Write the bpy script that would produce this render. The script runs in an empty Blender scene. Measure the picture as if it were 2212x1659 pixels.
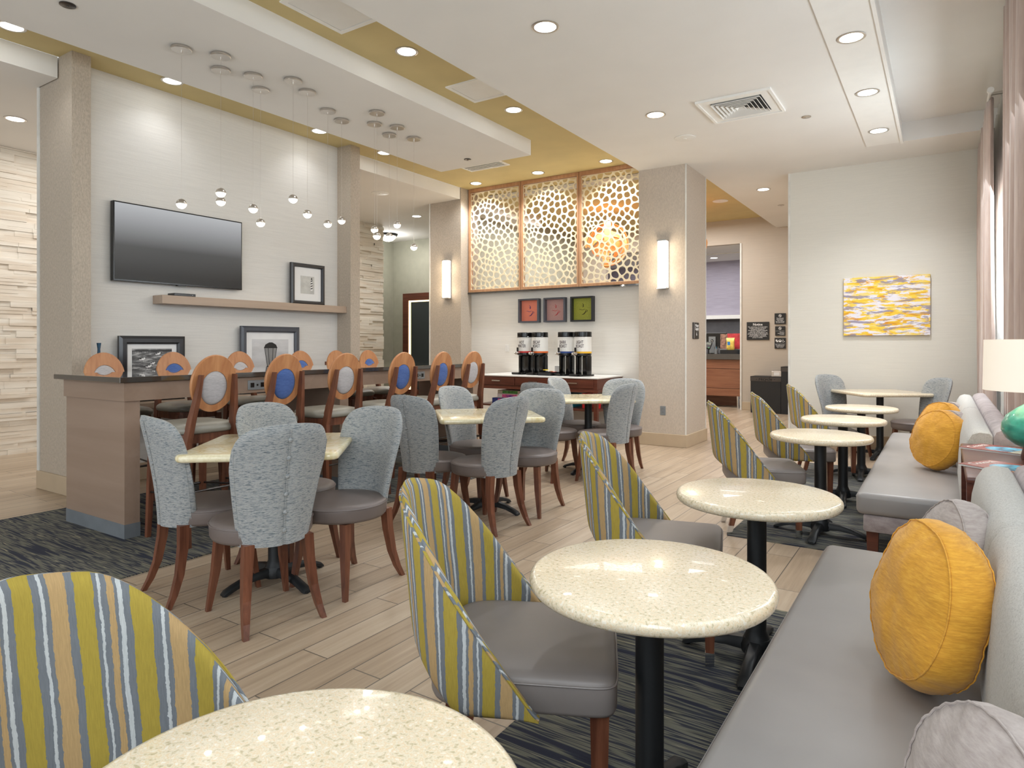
import bpy, bmesh, math, random
from mathutils import Vector, Matrix, noise
from mathutils.geometry import tessellate_polygon
PI = math.pi
S = bpy.context.scene
COL = S.collection
rnd = random.Random(7)

# ------------------------------------------------------------------ camera, world, light, exposure
YAW = 0.58113
cam_d = bpy.data.cameras.new('camera'); cam = bpy.data.objects.new('camera', cam_d); COL.objects.link(cam)
cam.location = (0, 0, 1.29); cam.rotation_euler = (PI/2, 0, YAW)
cam_d.sensor_width = 36; cam_d.lens = 1420/2212*36; cam_d.clip_start = 0.02
cam_d.shift_y = -(829.5-744.4)/2212
S.camera = cam
S.view_settings.view_transform = 'Standard'; S.view_settings.look = 'None'
S.view_settings.gamma = 1; S.view_settings.exposure = 0.44; S.view_settings.use_curve_mapping = False
S.cycles.use_denoising = True
S.cycles.max_bounces = 8; S.cycles.diffuse_bounces = 5; S.cycles.glossy_bounces = 4
S.cycles.transmission_bounces = 6; S.cycles.transparent_max_bounces = 8
S.cycles.caustics_reflective = False; S.cycles.caustics_refractive = False
S.cycles.sample_clamp_indirect = 6
W = bpy.data.worlds.new('sky'); S.world = W; W.use_nodes = True
bg = W.node_tree.nodes['Background']; bg.inputs[0].default_value = (0.86, 0.93, 1.0, 1); bg.inputs[1].default_value = 0.95

def lamp_area(name, loc, rot, sx, sy, power, col=(1, 1, 1), spread=PI):
    l = bpy.data.lights.new(name, 'AREA'); l.shape = 'RECTANGLE'; l.size = sx; l.size_y = sy
    l.energy = power; l.color = col; l.spread = spread
    o = bpy.data.objects.new(name, l); COL.objects.link(o); o.location = loc; o.rotation_euler = rot
    return o
# daylight through the four windows of the side wall (they shine into the room, towards -X)
for k, yc in enumerate((-1.3, 1.6, 4.6, 7.2)):
    lamp_area('window_daylight', (0.635, yc, 1.85), (0, PI/2-.32, 0), 2.3, 2.0, (95, 45, 60, 110)[k], (.86, .94, 1))
# soft fill added behind the camera, where the room is left open
lamp_area('front_fill', (-2.6, -2.9, 1.9), (PI/2, 0, 0), 5.2, 2.9, 48, (.90, 0.96, 1))

# ------------------------------------------------------------------ helpers
def lin(c):
    if isinstance(c, str): c = [int(c[i:i+2], 16)/255 for i in (0, 2, 4)]
    return tuple((x/12.92 if x <= 0.04045 else ((x+0.055)/1.055)**2.4) for x in c)
class N:
    def __init__(s, name):
        m = bpy.data.materials.new(name); m.use_nodes = True; s.m = m; s.t = m.node_tree
        s.b = s.t.nodes['Principled BSDF']; s.tc = None
    def n(s, typ, **kw):
        x = s.t.nodes.new(typ)
        for k, v in kw.items(): setattr(x, k, v)
        return x
    def l(s, a, b): s.t.links.new(a, b)
    def co(s, kind='Object', scale=(1, 1, 1), rot=(0, 0, 0), loc=(0, 0, 0)):
        if not s.tc: s.tc = s.n('ShaderNodeTexCoord')
        mp = s.n('ShaderNodeMapping'); mp.inputs['Scale'].default_value = scale
        mp.inputs['Rotation'].default_value = rot; mp.inputs['Location'].default_value = loc
        s.l(s.tc.outputs[kind], mp.inputs[0]); return mp.outputs[0]
    def noise(s, vec, scale=1, detail=3, rough=.5, dist=0):
        x = s.n('ShaderNodeTexNoise'); x.inputs['Scale'].default_value = scale; x.inputs['Detail'].default_value = detail
        x.inputs['Roughness'].default_value = rough; x.inputs['Distortion'].default_value = dist
        s.l(vec, x.inputs['Vector']); return x.outputs['Fac']
    def ramp(s, fac, stops, interp='LINEAR'):
        x = s.n('ShaderNodeValToRGB'); x.color_ramp.interpolation = interp
        e = x.color_ramp.elements
        while len(e) < len(stops): e.new(0.5)
        for i, (p, c) in enumerate(stops):
            e[i].position = p; e[i].color = (*lin(c), 1) if not isinstance(c, float) else (c, c, c, 1)
        s.l(fac, x.inputs[0]); return x.outputs[0]
    def bump(s, h, strength=.2, dist=.005):
        x = s.n('ShaderNodeBump'); x.inputs['Strength'].default_value = strength; x.inputs['Distance'].default_value = dist
        s.l(h, x.inputs['Height']); s.l(x.outputs[0], s.b.inputs['Normal'])
    def mix(s, f, a, b, mode='MIX'):
        x = s.n('ShaderNodeMix', data_type='RGBA', blend_type=mode)
        for i, v in ((0, f), (6, a), (7, b)):
            if isinstance(v, (int, float)): x.inputs[i].default_value = v
            elif isinstance(v, (tuple, str)): x.inputs[i].default_value = (*lin(v), 1)
            else: s.l(v, x.inputs[i])
        return x.outputs[2]
    def math(s, op, a, b=0):
        x = s.n('ShaderNodeMath', operation=op)
        for i, v in ((0, a), (1, b)):
            if isinstance(v, (int, float)): x.inputs[i].default_value = v
            else: s.l(v, x.inputs[i])
        return x.outputs[0]
    def base(s, c):
        if isinstance(c, (tuple, str)): s.b.inputs['Base Color'].default_value = (*lin(c), 1)
        else: s.l(c, s.b.inputs['Base Color'])
    def rm(s, r, m=0, coat=0):
        s.b.inputs['Roughness'].default_value = r; s.b.inputs['Metallic'].default_value = m
        s.b.inputs['Coat Weight'].default_value = coat; return s.m
def plain(name, c, rough=.5, metal=0, coat=0, var=0.04, vs=8):
    a = N(name)
    f = a.noise(a.co(), vs, 3)
    cc = [int(c[i:i+2], 16)/255 for i in (0, 2, 4)]
    lo = tuple(max(0, x*(1-var)) for x in cc); hi = tuple(min(1, x*(1+var)) for x in cc)
    a.base(a.ramp(f, [(.3, lo), (.7, hi)])); return a.rm(rough, metal, coat)
def emit(name, c, st):
    a = N(name); a.base(c); a.b.inputs['Emission Color'].default_value = (*lin(c), 1)
    a.b.inputs['Emission Strength'].default_value = st; return a.rm(.5)
def wood(name, dark, light, rough=.4, axis=2, sc=1.0):
    a = N(name); s = [26*sc, 26*sc, 26*sc]; s[axis] = 1.6*sc
    f = a.noise(a.co(scale=tuple(s)), 1, 5, .6, .4)
    a.base(a.ramp(f, [(.3, dark), (.7, light)])); a.bump(f, .06, .002); return a.rm(rough)
def fabric(name, stops, scale, rough=.9, bump=.25, kind='Object'):
    a = N(name); f = a.noise(a.co(kind, scale=scale), 1, 4, .65)
    g = a.noise(a.co(kind, scale=tuple(x*.45 for x in scale)), 1, 2, .5)
    h = a.math('ADD', a.math('MULTIPLY', f, .65), a.math('MULTIPLY', g, .35))
    a.base(a.ramp(h, stops)); a.bump(f, bump, .002)
    a.b.inputs['Sheen Weight'].default_value = .15
    return a.rm(rough)

M = {}
M['ceiling'] = plain('white_paint', 'e6e4e0', .85, var=.008, vs=2)
M['ceiling2'] = plain('white_trim_paint', 'edece8', .6, var=.008)
M['gold'] = plain('gold_paint', 'cdbb88', .75, var=.02, vs=3)
def wallpaper(name, c, sx, amt=.05, rough=.7, vert=False):
    a = N(name); sc = (3, 3, sx) if not vert else (sx, sx, 6)
    f = a.noise(a.co(scale=sc), 1, 5, .6); g = a.noise(a.co(scale=(180, 180, 180)), 1, 2)
    cc = [int(c[i:i+2], 16)/255 for i in (0, 2, 4)]
    k = a.ramp(a.math('ADD', a.math('MULTIPLY', f, .7), a.math('MULTIPLY', g, .3)), [(.38, tuple(x*(1-amt) for x in cc)), (.62, tuple(min(1, x*(1+amt)) for x in cc))])
    a.base(k); a.bump(g, .1, .002); return a.rm(rough)
M['wall_tv'] = wallpaper('pale_streaked_wallpaper', 'dddbd7', 110, .02)
M['wall_back'] = wallpaper('cream_lined_wallpaper', 'e6e3dc', 90, .018)
M['wall_right'] = wallpaper('cream_vinyl_wallcovering', 'dbd8ce', 120, .012)
def sparkle(name, c, amt):
    a = N(name); g = a.noise(a.co(scale=(90, 90, 40)), 1, 6, .7); h = a.noise(a.co(scale=(260, 260, 60)), 1, 3)
    cc = [int(c[i:i+2], 16)/255 for i in (0, 2, 4)]
    a.base(a.ramp(g, [(.35, tuple(x*(1-amt) for x in cc)), (.65, tuple(min(1, x*(1+amt)) for x in cc))]))
    r = a.ramp(h, [(.5, .62), (.62, .34)]); a.l(r, a.b.inputs['Roughness'])
    a.bump(g, .35, .004); a.rm(.55); return a.m
M['pillar'] = sparkle('taupe_metallic_wallpaper', 'b3a798', .07)
M['pillar_d'] = sparkle('light_taupe_wallpaper', 'c0b4a6', .05)
M['lobby_wall'] = wallpaper('beige_lobby_wallcovering', 'b9aea0', 80, .015)
M['hall_wall'] = plain('sage_wall', 'a8a798', .8, var=.02)
M['lavender'] = wallpaper('lavender_wallcovering', 'a49eac', 60, .05)
M['charcoal_wall'] = plain('charcoal_wall', '5c5c60', .7)
M['baseboard'] = plain('tan_baseboard', 'b9a68c', .55, var=.015)
M['trimwhite'] = plain('corner_bead_white', 'd9d8d2', .5)
def floor_mat():
    a = N('wood_look_tile'); tc = a.n('ShaderNodeTexCoord'); sp = a.n('ShaderNodeSeparateXYZ'); a.l(tc.outputs['Object'], sp.inputs[0])
    cb = a.n('ShaderNodeCombineXYZ'); a.l(sp.outputs[1], cb.inputs[0]); a.l(a.math('ADD', sp.outputs[0], 30.015), cb.inputs[1])
    br = a.n('ShaderNodeTexBrick'); br.offset = .37; br.offset_frequency = 2
    a.l(cb.outputs[0], br.inputs['Vector'])
    for k, v in (('Scale', 1), ('Mortar Size', .0028), ('Mortar Smooth', .1), ('Bias', 0), ('Brick Width', .92), ('Row Height', .15)): br.inputs[k].default_value = v
    br.inputs['Color1'].default_value = (0.05, 0.05, 0.05, 1); br.inputs['Color2'].default_value = (.95, .95, .95, 1); br.inputs['Mortar'].default_value = (.5, .5, .5, 1)
    seed = a.n('ShaderNodeVectorMath', operation='MULTIPLY_ADD'); a.l(br.outputs['Color'], seed.inputs[0]); seed.inputs[1].default_value = (9, 9, 9)
    mp = a.n('ShaderNodeMapping'); mp.inputs['Scale'].default_value = (34, 1.4, 1); a.l(tc.outputs['Object'], mp.inputs[0]); a.l(mp.outputs[0], seed.inputs[2])
    g = a.noise(seed.outputs[0], 1, 5, .6, .3)
    f = a.math('ADD', a.math('MULTIPLY', g, .75), a.math('MULTIPLY', br.outputs['Color'], .25))
    c = a.ramp(f, [(.25, '98846e'), (.5, 'ad9982'), (.75, 'bfae98')])
    c2 = a.mix(br.outputs['Fac'], c, '665e54'); a.base(c2)
    a.bump(a.math('SUBTRACT', 1, br.outputs['Fac']), .25, .002)
    return a.rm(.34)
M['floor'] = floor_mat()
def carpet_mat():
    a = N('striped_carpet'); f = a.noise(a.co(scale=(1.6, 30, 1)), 1, 2, .5, .1); g = a.noise(a.co(scale=(4, 110, 1)), 1, 2)
    h = a.noise(a.co(scale=(500, 500, 500)), 1, 2)
    c = a.ramp(f, [(.34, '23273a'), (.41, '2c3142'), (.43, '5c5c52'), (.47, '77766a'), (.50, '6e6d62'), (.515, '2d3140'), (.55, '33363f'), (.57, '62625a'), (.62, '7d7a6d'), (.65, '262b3c')])
    c = a.mix(a.ramp(g, [(.66, 0.0), (.69, .8)]), c, 'c8bf9a')
    c = a.mix(.25, c, a.ramp(h, [(.3, '303030'), (.7, 'a0a0a0')]), 'OVERLAY')
    a.base(c); a.bump(h, .5, .004); return a.rm(.95)
M['carpet'] = carpet_mat()
M['tweed'] = fabric('grey_blue_tweed', [(.35, '474d50'), (.43, '6c767d'), (.49, '929494'), (.55, 'a9a8a3'), (.59, '7f8b96'), (.63, 'a79c8e'), (.7, '697178')], (62, 62, 560))
M['tweed_light'] = fabric('pale_tweed', [(.34, '98958f'), (.46, 'b4b2ad'), (.58, 'c4c2bd'), (.7, 'a8a6a0')], (420, 300, 420), bump=.35)
M['velvet'] = fabric('mauve_velvet', [(.35, '8f8484'), (.5, 'a59a9a'), (.65, 'b8aeb0')], (14, 14, 26), .75, .1)
M['vinyl'] = plain('taupe_vinyl', '6c625e', .42, var=.03, vs=6)
M['vinyl_grey'] = plain('grey_vinyl', '807976', .45, var=.03, vs=5)
M['vinyl_stool'] = plain('sage_grey_vinyl', '8f8b80', .35, var=.03)
M['vinyl_bench'] = plain('bench_vinyl', '95918f', .36, var=.03, vs=4)
M['cherry'] = wood('cherry_wood', '4c281a', '80503a', .35)
M['cherry_dark'] = wood('mahogany_wood', '4a2419', '6b3a2a', .3, axis=0)
M['oak'] = wood('orange_oak_veneer', 'a86c44', 'c99163', .38, axis=2, sc=.8)
M['bar_wood'] = wood('taupe_laminate', '917a69', '9d8675', .35, axis=0, sc=.3)
M['shelf_wood'] = wood('pale_taupe_laminate', 'ab9684', 'b9a491', .4, axis=1, sc=.5)
M['screen_wood'] = wood('screen_frame_wood', 'a97a55', 'c19570', .45, axis=2)
M['bar_top'] = plain('black_quartz', '3b3733', .05, coat=1)
M['black_metal'] = plain('black_powder_metal', '1e2022', .45, .2)
M['chrome'] = plain('chrome', 'd8d8d8', .12, 1)
M['nickel'] = plain('brushed_nickel', 'd0cbc5', .28, 1)
M['darksteel'] = plain('dark_steel', '5a5654', .3, 1)
M['black_plastic'] = plain('black_plastic', '0c0c0d', .22)
M['black_matte'] = plain('black_matte', '17181a', .5)
M['frame_black'] = plain('black_frame', '26272b', .3)
M['frame_grey'] = plain('slate_frame', '4a4d55', .35)
M['white_plastic'] = plain('white_plastic', 'e9e8e4', .4, var=.008)
M['ivory'] = plain('ivory_plastic', 'e6dfc4', .4)
M['grey_plate'] = plain('grey_plate', '8a8f92', .4, .3)
M['mat_white'] = plain('mat_board', 'eeeeee', .8, var=.01)
M['white_quartz'] = plain('white_quartz', 'efeeea', .25, var=.01)
M['toe'] = plain('grey_toekick', '6f7478', .6)
M['screen_panel'] = plain('cream_screen_panel', 'e8dbba', .6, var=.02)
M['blue_fab'] = fabric('cobalt_upholstery', [(.35, '3a5590'), (.65, '5470ad')], (40, 40, 300), bump=.2)
M['grey_fab'] = fabric('silver_upholstery', [(.35, 'a7a3a4'), (.65, 'c3bfc0')], (40, 40, 300), bump=.2)
M['yellow'] = fabric('mustard_velvet', [(.35, 'c58a26'), (.5, 'd6992c'), (.65, 'e3aa3a')], (50, 50, 330), .8, .3)
M['mauve'] = fabric('mauve_linen', [(.3, '968a85'), (.5, 'aa9f9a'), (.7, 'bbb1ac')], (40, 40, 200), .85, .3)
M['teal'] = plain('teal_glaze', '3fa08a', .3, coat=.4, var=.12, vs=30)
M['led'] = emit('lamp_lens', 'fffbf0', 9)
M['led_soft'] = emit('lamp_diffuser', 'fff4e2', 3.2)
M['globe'] = emit('pendant_globe', 'fff6e6', 5)
M['shade'] = emit('lamp_shade_linen', 'f0e6d6', .35)
M['warm_strip'] = emit('warm_light_strip', 'ffe2b0', 2.5)
M['brown_foot'] = plain('brown_lamp_foot', '5a3a30', .35)
def stone_top():
    a = N('cream_speckled_stone'); f = a.noise(a.co(scale=(1, 1, 1)), 105, 2, .5); g = a.noise(a.co(), 9, 3)
    c = a.ramp(f, [(.30, 'b9ab88'), (.40, 'd9caad'), (.48, 'e8dec9'), (.55, 'e3cba6'), (.62, 'eadfcb'), (.72, 'efe9dc')])
    c = a.mix(a.math('MULTIPLY', g, .35), c, 'e8d9ba'); a.base(c); return a.rm(.25, 0, .3)
M['stone'] = stone_top()
def swirl_top():
    a = N('ivory_swirl_stone'); f = a.noise(a.co(scale=(2.2, 1.2, .1)), 1.6, 2, .4, 2.2); g = a.noise(a.co(), 60, 3)
    c = a.ramp(f, [(.3, 'dfd5b2'), (.42, 'e5ddc0'), (.46, 'd8c99c'), (.5, 'e2d9b8'), (.54, 'd2c290'), (.58, 'e3dbbd'), (.7, 'dccfa4')])
    c = a.mix(.12, c, a.ramp(g, [(.4, 'b79f62'), (.6, 'fff8e0')])); a.base(c); return a.rm(.2, 0, .3)
M['swirl'] = swirl_top()
def stripe_mat():
    a = N('striped_upholstery'); uv = a.n('ShaderNodeTexCoord'); sp = a.n('ShaderNodeSeparateXYZ'); a.l(uv.outputs['UV'], sp.inputs[0])
    def nz(sx, sy, sc):
        mp = a.n('ShaderNodeMapping'); mp.inputs['Scale'].default_value = (sx, sy, 1); a.l(uv.outputs['UV'], mp.inputs[0]); return a.noise(mp.outputs[0], sc, 4, .7)
    wob = a.math('ADD', a.math('MULTIPLY', a.math('SUBTRACT', nz(22, 10, 1), .5), .012), a.math('MULTIPLY', a.math('SUBTRACT', nz(60, 90, 1), .5), .006))
    x = a.math('MULTIPLY', a.math('ADD', sp.outputs[0], wob), 1/.198)
    fr = a.math('FRACT', a.math('ADD', x, 50.0))
    Yl, G, Wh, T = 'ab963c', '73787e', 'c3c7c8', 'b8996a'
    seq = [(Yl, 16), (G, 7), (Wh, 3), (G, 4), (T, 14), (G, 6), (Yl, 15), (G, 4), (Wh, 2), (G, 5), (T, 5), (G, 3), (Wh, 4), (G, 6)]
    tot = sum(w for _, w in seq); p = 0; stops = []
    for c, w in seq: stops.append((p/tot, c)); p += w
    c = a.ramp(fr, stops, 'CONSTANT')
    gr = nz(500, 30, 1)
    c = a.mix(.22, c, a.ramp(gr, [(.35, '404040'), (.65, 'ffffff')]), 'MULTIPLY')
    a.base(c); a.bump(gr, .25, .002); return a.rm(.85)
M['stripe'] = stripe_mat()
def painting_mat():
    a = N('abstract_brushwork'); f = a.noise(a.co(scale=(3.2, 1, 13)), 1, 7, .62, .5); g = a.noise(a.co(scale=(5, 1, 24), loc=(5, 0, 3)), 1, 6, .65, .4)
    h = a.noise(a.co(scale=(3.2, 1, 17), loc=(1, 4, 9)), 1, 7, .7, .5)
    c = a.ramp(f, [(.36, 'd9921e'), (.44, 'eec02c'), (.52, 'f6d544'), (.6, 'f3d98a')])
    c = a.mix(a.ramp(g, [(.50, 0.0), (.54, 1.0)]), c, 'e9e6ee')
    c = a.mix(a.ramp(h, [(.53, 0.0), (.57, .85)]), c, '8a819b'); a.base(c); a.bump(g, .4, .003); return a.rm(.5)
M['painting'] = painting_mat()

def obj(name, bm, m, parent=None, smooth=False, angle=.6):
    me = bpy.data.meshes.new(name)
    bmesh.ops.recalc_face_normals(bm, faces=bm.faces)
    bm.to_mesh(me); bm.free()
    for x in (m if isinstance(m, (list, tuple)) else [m]): me.materials.append(x)
    if smooth:
        me.polygons.foreach_set('use_smooth', [True]*len(me.polygons))
        try: me.set_sharp_from_angle(angle=angle)
        except Exception: pass
    o = bpy.data.objects.new(name, me); COL.objects.link(o)
    if parent: o.parent = parent
    return o
def tag(o, label, cat, group=None, kind=None):
    o['label'] = label; o['category'] = cat
    if group: o['group'] = group
    if kind: o['kind'] = kind
    return o
def thing(name, label, cat, loc=(0, 0, 0), rz=0, group=None):
    o = bpy.data.objects.new(name, None); o.empty_display_size = .05; COL.objects.link(o)
    o.location = loc; o.rotation_euler = (0, 0, rz); return tag(o, label, cat, group)
def struct(name, bm, m, parent=None):
    o = obj(name, bm, m, parent); o['kind'] = 'structure'; return o
def kids(o): return [c for c in bpy.data.objects if c.parent == o]
def dup(root, loc, rz, label, group=None, swap=None):
    def cp(o, par, depth):
        c = o.copy(); COL.objects.link(c)
        if par: c.parent = par
        for ch in kids_cache[o.name]: cp(ch, c, depth+1)
        if swap and o.name.split('.')[0] in swap:
            c.data = c.data.copy(); c.data.materials[0] = swap[o.name.split('.')[0]]
        return c
    kids_cache = {}
    def fill(o):
        kids_cache[o.name] = kids(o)
        for k in kids_cache[o.name]: fill(k)
    fill(root)
    r = cp(root, None, 0); r.location = loc; r.rotation_euler = (0, 0, rz); r['label'] = label
    if group: r['group'] = group
    return r
def B(): return bmesh.new()
def box(bm, x0, x1, y0, y1, z0, z1, bev=0, seg=2):
    vs = [bm.verts.new((x, y, z)) for x in (x0, x1) for y in (y0, y1) for z in (z0, z1)]
    fs = [bm.faces.new([vs[i] for i in f]) for f in ((0, 1, 3, 2), (4, 6, 7, 5), (0, 4, 5, 1), (2, 3, 7, 6), (0, 2, 6, 4), (1, 5, 7, 3))]
    bmesh.ops.recalc_face_normals(bm, faces=fs)
    if bev:
        es = list({e for f in fs for e in f.edges})
        bmesh.ops.bevel(bm, geom=es, offset=bev, segments=seg, profile=.5, affect='EDGES')
    return bm
def bx(*a, **k): return box(B(), *a, **k)
def ring_faces(bm, a, b, closed=True):
    n = len(a)
    for i in range(n if closed else n-1):
        j = (i+1) % n; bm.faces.new((a[i], a[j], b[j], b[i]))
def loft(bm, rings, cap=True, closed=True):
    R = [[bm.verts.new(p) for p in r] for r in rings]
    for a, b in zip(R, R[1:]): ring_faces(bm, a, b, closed)
    if cap: bm.faces.new(R[0][::-1]); bm.faces.new(R[-1])
    return bm
def lathe(prof, n=32, bm=None, cx=0, cy=0, caps=True):
    bm = bm or B(); R = []
    for r, z in prof:
        if r < 1e-5: R.append([bm.verts.new((cx, cy, z))])
        else: R.append([bm.verts.new((cx+r*math.cos(2*PI*i/n), cy+r*math.sin(2*PI*i/n), z)) for i in range(n)])
    for a, b in zip(R, R[1:]):
        if len(a) == 1 and len(b) == 1: continue
        for i in range(n):
            j = (i+1) % n
            if len(a) == 1: bm.faces.new((a[0], b[j], b[i]))
            elif len(b) == 1: bm.faces.new((a[i], a[j], b[0]))
            else: bm.faces.new((a[i], a[j], b[j], b[i]))
    if caps and len(R[0]) > 1: bm.faces.new(R[0][::-1])
    if caps and len(R[-1]) > 1: bm.faces.new(R[-1])
    return bm
def tube(bm, pts, r, n=8, closed=False, cap=True):
    pts = [Vector(p) for p in pts]; rings = []
    rr = r if isinstance(r, (list, tuple)) else [r]*len(pts)
    up = Vector((0, 0, 1))
    for i, p in enumerate(pts):
        if closed: d = pts[(i+1) % len(pts)]-pts[i-1]
        else: d = pts[min(i+1, len(pts)-1)]-pts[max(i-1, 0)]
        d.normalize(); a = d.cross(up)
        if a.length < 1e-3: a = d.cross(Vector((1, 0, 0)))
        a.normalize(); b = d.cross(a)
        rings.append([p+rr[i]*(math.cos(2*PI*k/n)*a+math.sin(2*PI*k/n)*b) for k in range(n)])
    if closed: rings.append(rings[0])
    loft(bm, rings, cap and not closed); 
    if closed: bmesh.ops.remove_doubles(bm, verts=bm.verts, dist=1e-6)
    return bm
def sq_leg(bm, pts, ws):
    """a square-section leg through pts with half-widths ws"""
    loft(bm, [[(p[0]+sx*w, p[1]+sy*w, p[2]) for sx, sy in ((-1, -1), (1, -1), (1, 1), (-1, 1))] for p, w in zip(pts, ws)]); return bm
def prism(bm, poly, h0, h1, plane='xy'):
    """extrude a 2D outline; plane xy (height z), xz (depth y), yz (depth x)"""
    f = {'xy': lambda a, b, h: (a, b, h), 'xz': lambda a, b, h: (a, h, b), 'yz': lambda a, b, h: (h, a, b)}[plane]
    lo = [bm.verts.new(f(a, b, h0)) for a, b in poly]; hi = [bm.verts.new(f(a, b, h1)) for a, b in poly]
    ring_faces(bm, lo, hi)
    tr = tessellate_polygon([[Vector((a, b, 0)) for a, b in poly]])
    for t in tr:
        bm.faces.new([lo[i] for i in t]); bm.faces.new([hi[i] for i in t][::-1])
    return bm
def text(body, name, size, m, parent, loc, rz=0, depth=.002, align='CENTER', sx=1.0, spacing=1.0, flat=False, bold=0):
    cu = bpy.data.curves.new(name, 'FONT'); cu.body = body; cu.size = size; cu.align_x = align; cu.align_y = 'CENTER'
    cu.extrude = depth/2; cu.space_line = spacing; cu.resolution_u = 2; cu.offset = bold
    t = bpy.data.objects.new(name, cu); COL.objects.link(t)
    bpy.context.view_layer.update()
    dg = bpy.context.evaluated_depsgraph_get()
    me = bpy.data.meshes.new_from_object(t.evaluated_get(dg)); bpy.data.objects.remove(t); bpy.data.curves.remove(cu)
    me.name = name; me.materials.clear(); me.materials.append(m)
    mt = Matrix.Translation(loc) @ Matrix.Rotation(rz, 4, 'Z') @ (Matrix.Identity(4) if flat else Matrix.Rotation(PI/2, 4, 'X')) @ Matrix.Diagonal((sx, 1, 1, 1))
    me.transform(mt)
    o = bpy.data.objects.new(name, me); COL.objects.link(o)
    if parent: o.parent = parent
    return o
def rrect(hx, hy, r, n=6):
    p = []
    for cx, cy, a0 in ((hx-r, hy-r, 0), (-hx+r, hy-r, PI/2), (-hx+r, -hy+r, PI), (hx-r, -hy+r, 1.5*PI)):
        for i in range(n+1): a = a0+PI/2*i/n; p.append((cx+r*math.cos(a), cy+r*math.sin(a)))
    return p

# ------------------------------------------------------------------ room shell
Z0, ZW, ZG, ZS = 0.0, 3.55, 3.785, 3.60
struct('floor', bx(-12, 1.2, -3.2, 17.2, -.06, 0), M['floor'])
bm = B(); box(bm, -5.78, -3.78, -1.5, 6.6, 0, .006); o = obj('carpet', bm, M['carpet']); tag(o, 'dark striped carpet inset under the tall bar table', 'carpet')
bm = B(); box(bm, -1.225, -.02, -2.2, 3.37, 0, .006); o = obj('carpet', bm, M['carpet']); tag(o, 'dark striped carpet inset under the first three round tables', 'carpet')
bm = B(); box(bm, -1.225, -.02, 4.51, 7.75, 0, .006); o = obj('carpet', bm, M['carpet']); tag(o, 'grey striped carpet inset along the far banquette', 'carpet')
struct('wall_tv', bx(-6.80, -6.42, 2.80, 5.80, 0, ZG), M['wall_tv'])
struct('pillar_a', bx(-6.80, -6.18, 2.61, 2.76, 0, ZG), M['pillar'])
struct('pillar_b', bx(-6.80, -6.18, 5.745, 5.90, 0, ZG), M['pillar'])
bm = B(); box(bm, -7.05, -6.41, 8.28, 8.75, 0, ZS); box(bm, -6.60, -6.41, 8.28, 8.75, ZS, ZG); struct('pillar_c', bm, M['pillar'])
struct('pillar_d', bx(-3.315, -2.69, 8.05, 8.86, 0, ZW), M['pillar_d'])
struct('trim_1', bx(-2.70, -2.683, 8.043, 8.058, .16, ZW), M['trimwhite'])
struct('trim_2', bx(-2.70, -2.683, 8.852, 8.868, .16, ZW), M['trimwhite'])
struct('trim_3', bx(-6.83, -6.79, 2.60, 2.63, .16, ZS), M['trimwhite'])
struct('trim_4', bx(-7.06, -7.04, 8.27, 8.29, .16, ZS), M['trimwhite'])
struct('trim_5', bx(-1.72, -1.695, 9.268, 9.29, .16, ZW), M['trimwhite'])
struct('trim_6', bx(-6.80, -6.795, 5.895, 5.91, 0, ZS), M['trimwhite'])
struct('wall_back', bx(-6.41, -3.30, 8.56, 8.68, 0, 2.10), M['wall_back'])
struct('trim_7', bx(-6.43, -3.315, 8.46, 8.70, 2.10, 2.125), M['bar_top'])
struct('wall_right', bx(-1.70, .75, 9.28, 9.42, 0, 3.80), M['wall_right'])
# side window wall with four openings
def openings(bm, x0, x1, ya, yb, z0, z1, wins, wz0, wz1):
    y = ya
    for a, b in wins:
        box(bm, x0, x1, y, a, z0, z1); box(bm, x0, x1, a, b, z0, wz0); box(bm, x0, x1, a, b, wz1, z1); y = b
    box(bm, x0, x1, y, yb, z0, z1)
bm = B(); wins = [(-2.4, -.2), (.5, 2.7), (3.5, 5.7), (6.1, 8.2)]
openings(bm, .66, .80, -3.2, 9.3, 0, 3.8, wins, .75, 3.35); struct('wall_window', bm, M['wall_right'])
glass = N('window_glass'); glass.base('ffffff'); glass.b.inputs['Transmission Weight'].default_value = 1; glass.b.inputs['IOR'].default_value = 1.02; glass.rm(0)
for i, (a, b) in enumerate(wins):
    bm = B(); box(bm, .70, .76, a, a+.05, .75, 3.35); box(bm, .70, .76, b-.05, b, .75, 3.35); box(bm, .70, .76, a, b, .75, .80); box(bm, .70, .76, a, b, 3.30, 3.35); box(bm, .70, .76, (a+b)/2-.02, (a+b)/2+.02, .8, 3.3)
    w = struct('window_%d' % (i+1), bm, M['white_plastic'])
    g = struct('window_glass', bx(.727, .733, a+.05, b-.05, .8, 3.3), glass.m, w)
struct('baseboard_window', bx(.64, .66, -3.2, 9.28, 0, .16), M['baseboard'])
# ceilings
bm = B(); box(bm, -3.315, -.39, -3.2, 8.86, ZW, ZG+.02); box(bm, -2.70, .75, 8.86, 13.4, ZW, ZG+.02); box(bm, -.39, .75, 8.50, 8.86, ZW, ZG+.02); box(bm, -.39, .80, -3.2, 8.5, 3.76, 3.80)
struct('ceiling', bm, M['ceiling'])
bm = B(); box(bm, -6.42, -3.315, -3.2, 8.86, ZG, ZG+.06); box(bm, -7.4, -2.70, 8.86, 13.4, ZG, ZG+.06); struct('ceiling_gold', bm, M['gold'])
bm = B(); box(bm, -5.62, -4.21, -3.0, 6.83, ZS, ZG); struct('ceiling_slab', bm, M['ceiling'])
bm = B(); box(bm, -12, -6.42, -3.2, 2.60, ZS, ZG-.001); box(bm, -12, -6.81, 2.60, 5.91, ZS, ZG-.001); box(bm, -12, -6.42, 5.91, 8.27, ZS, ZG-.001); box(bm, -12, -6.61, 8.27, 11.1, ZS, ZG-.001); struct('ceiling_hall', bm, M['ceiling'])
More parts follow.
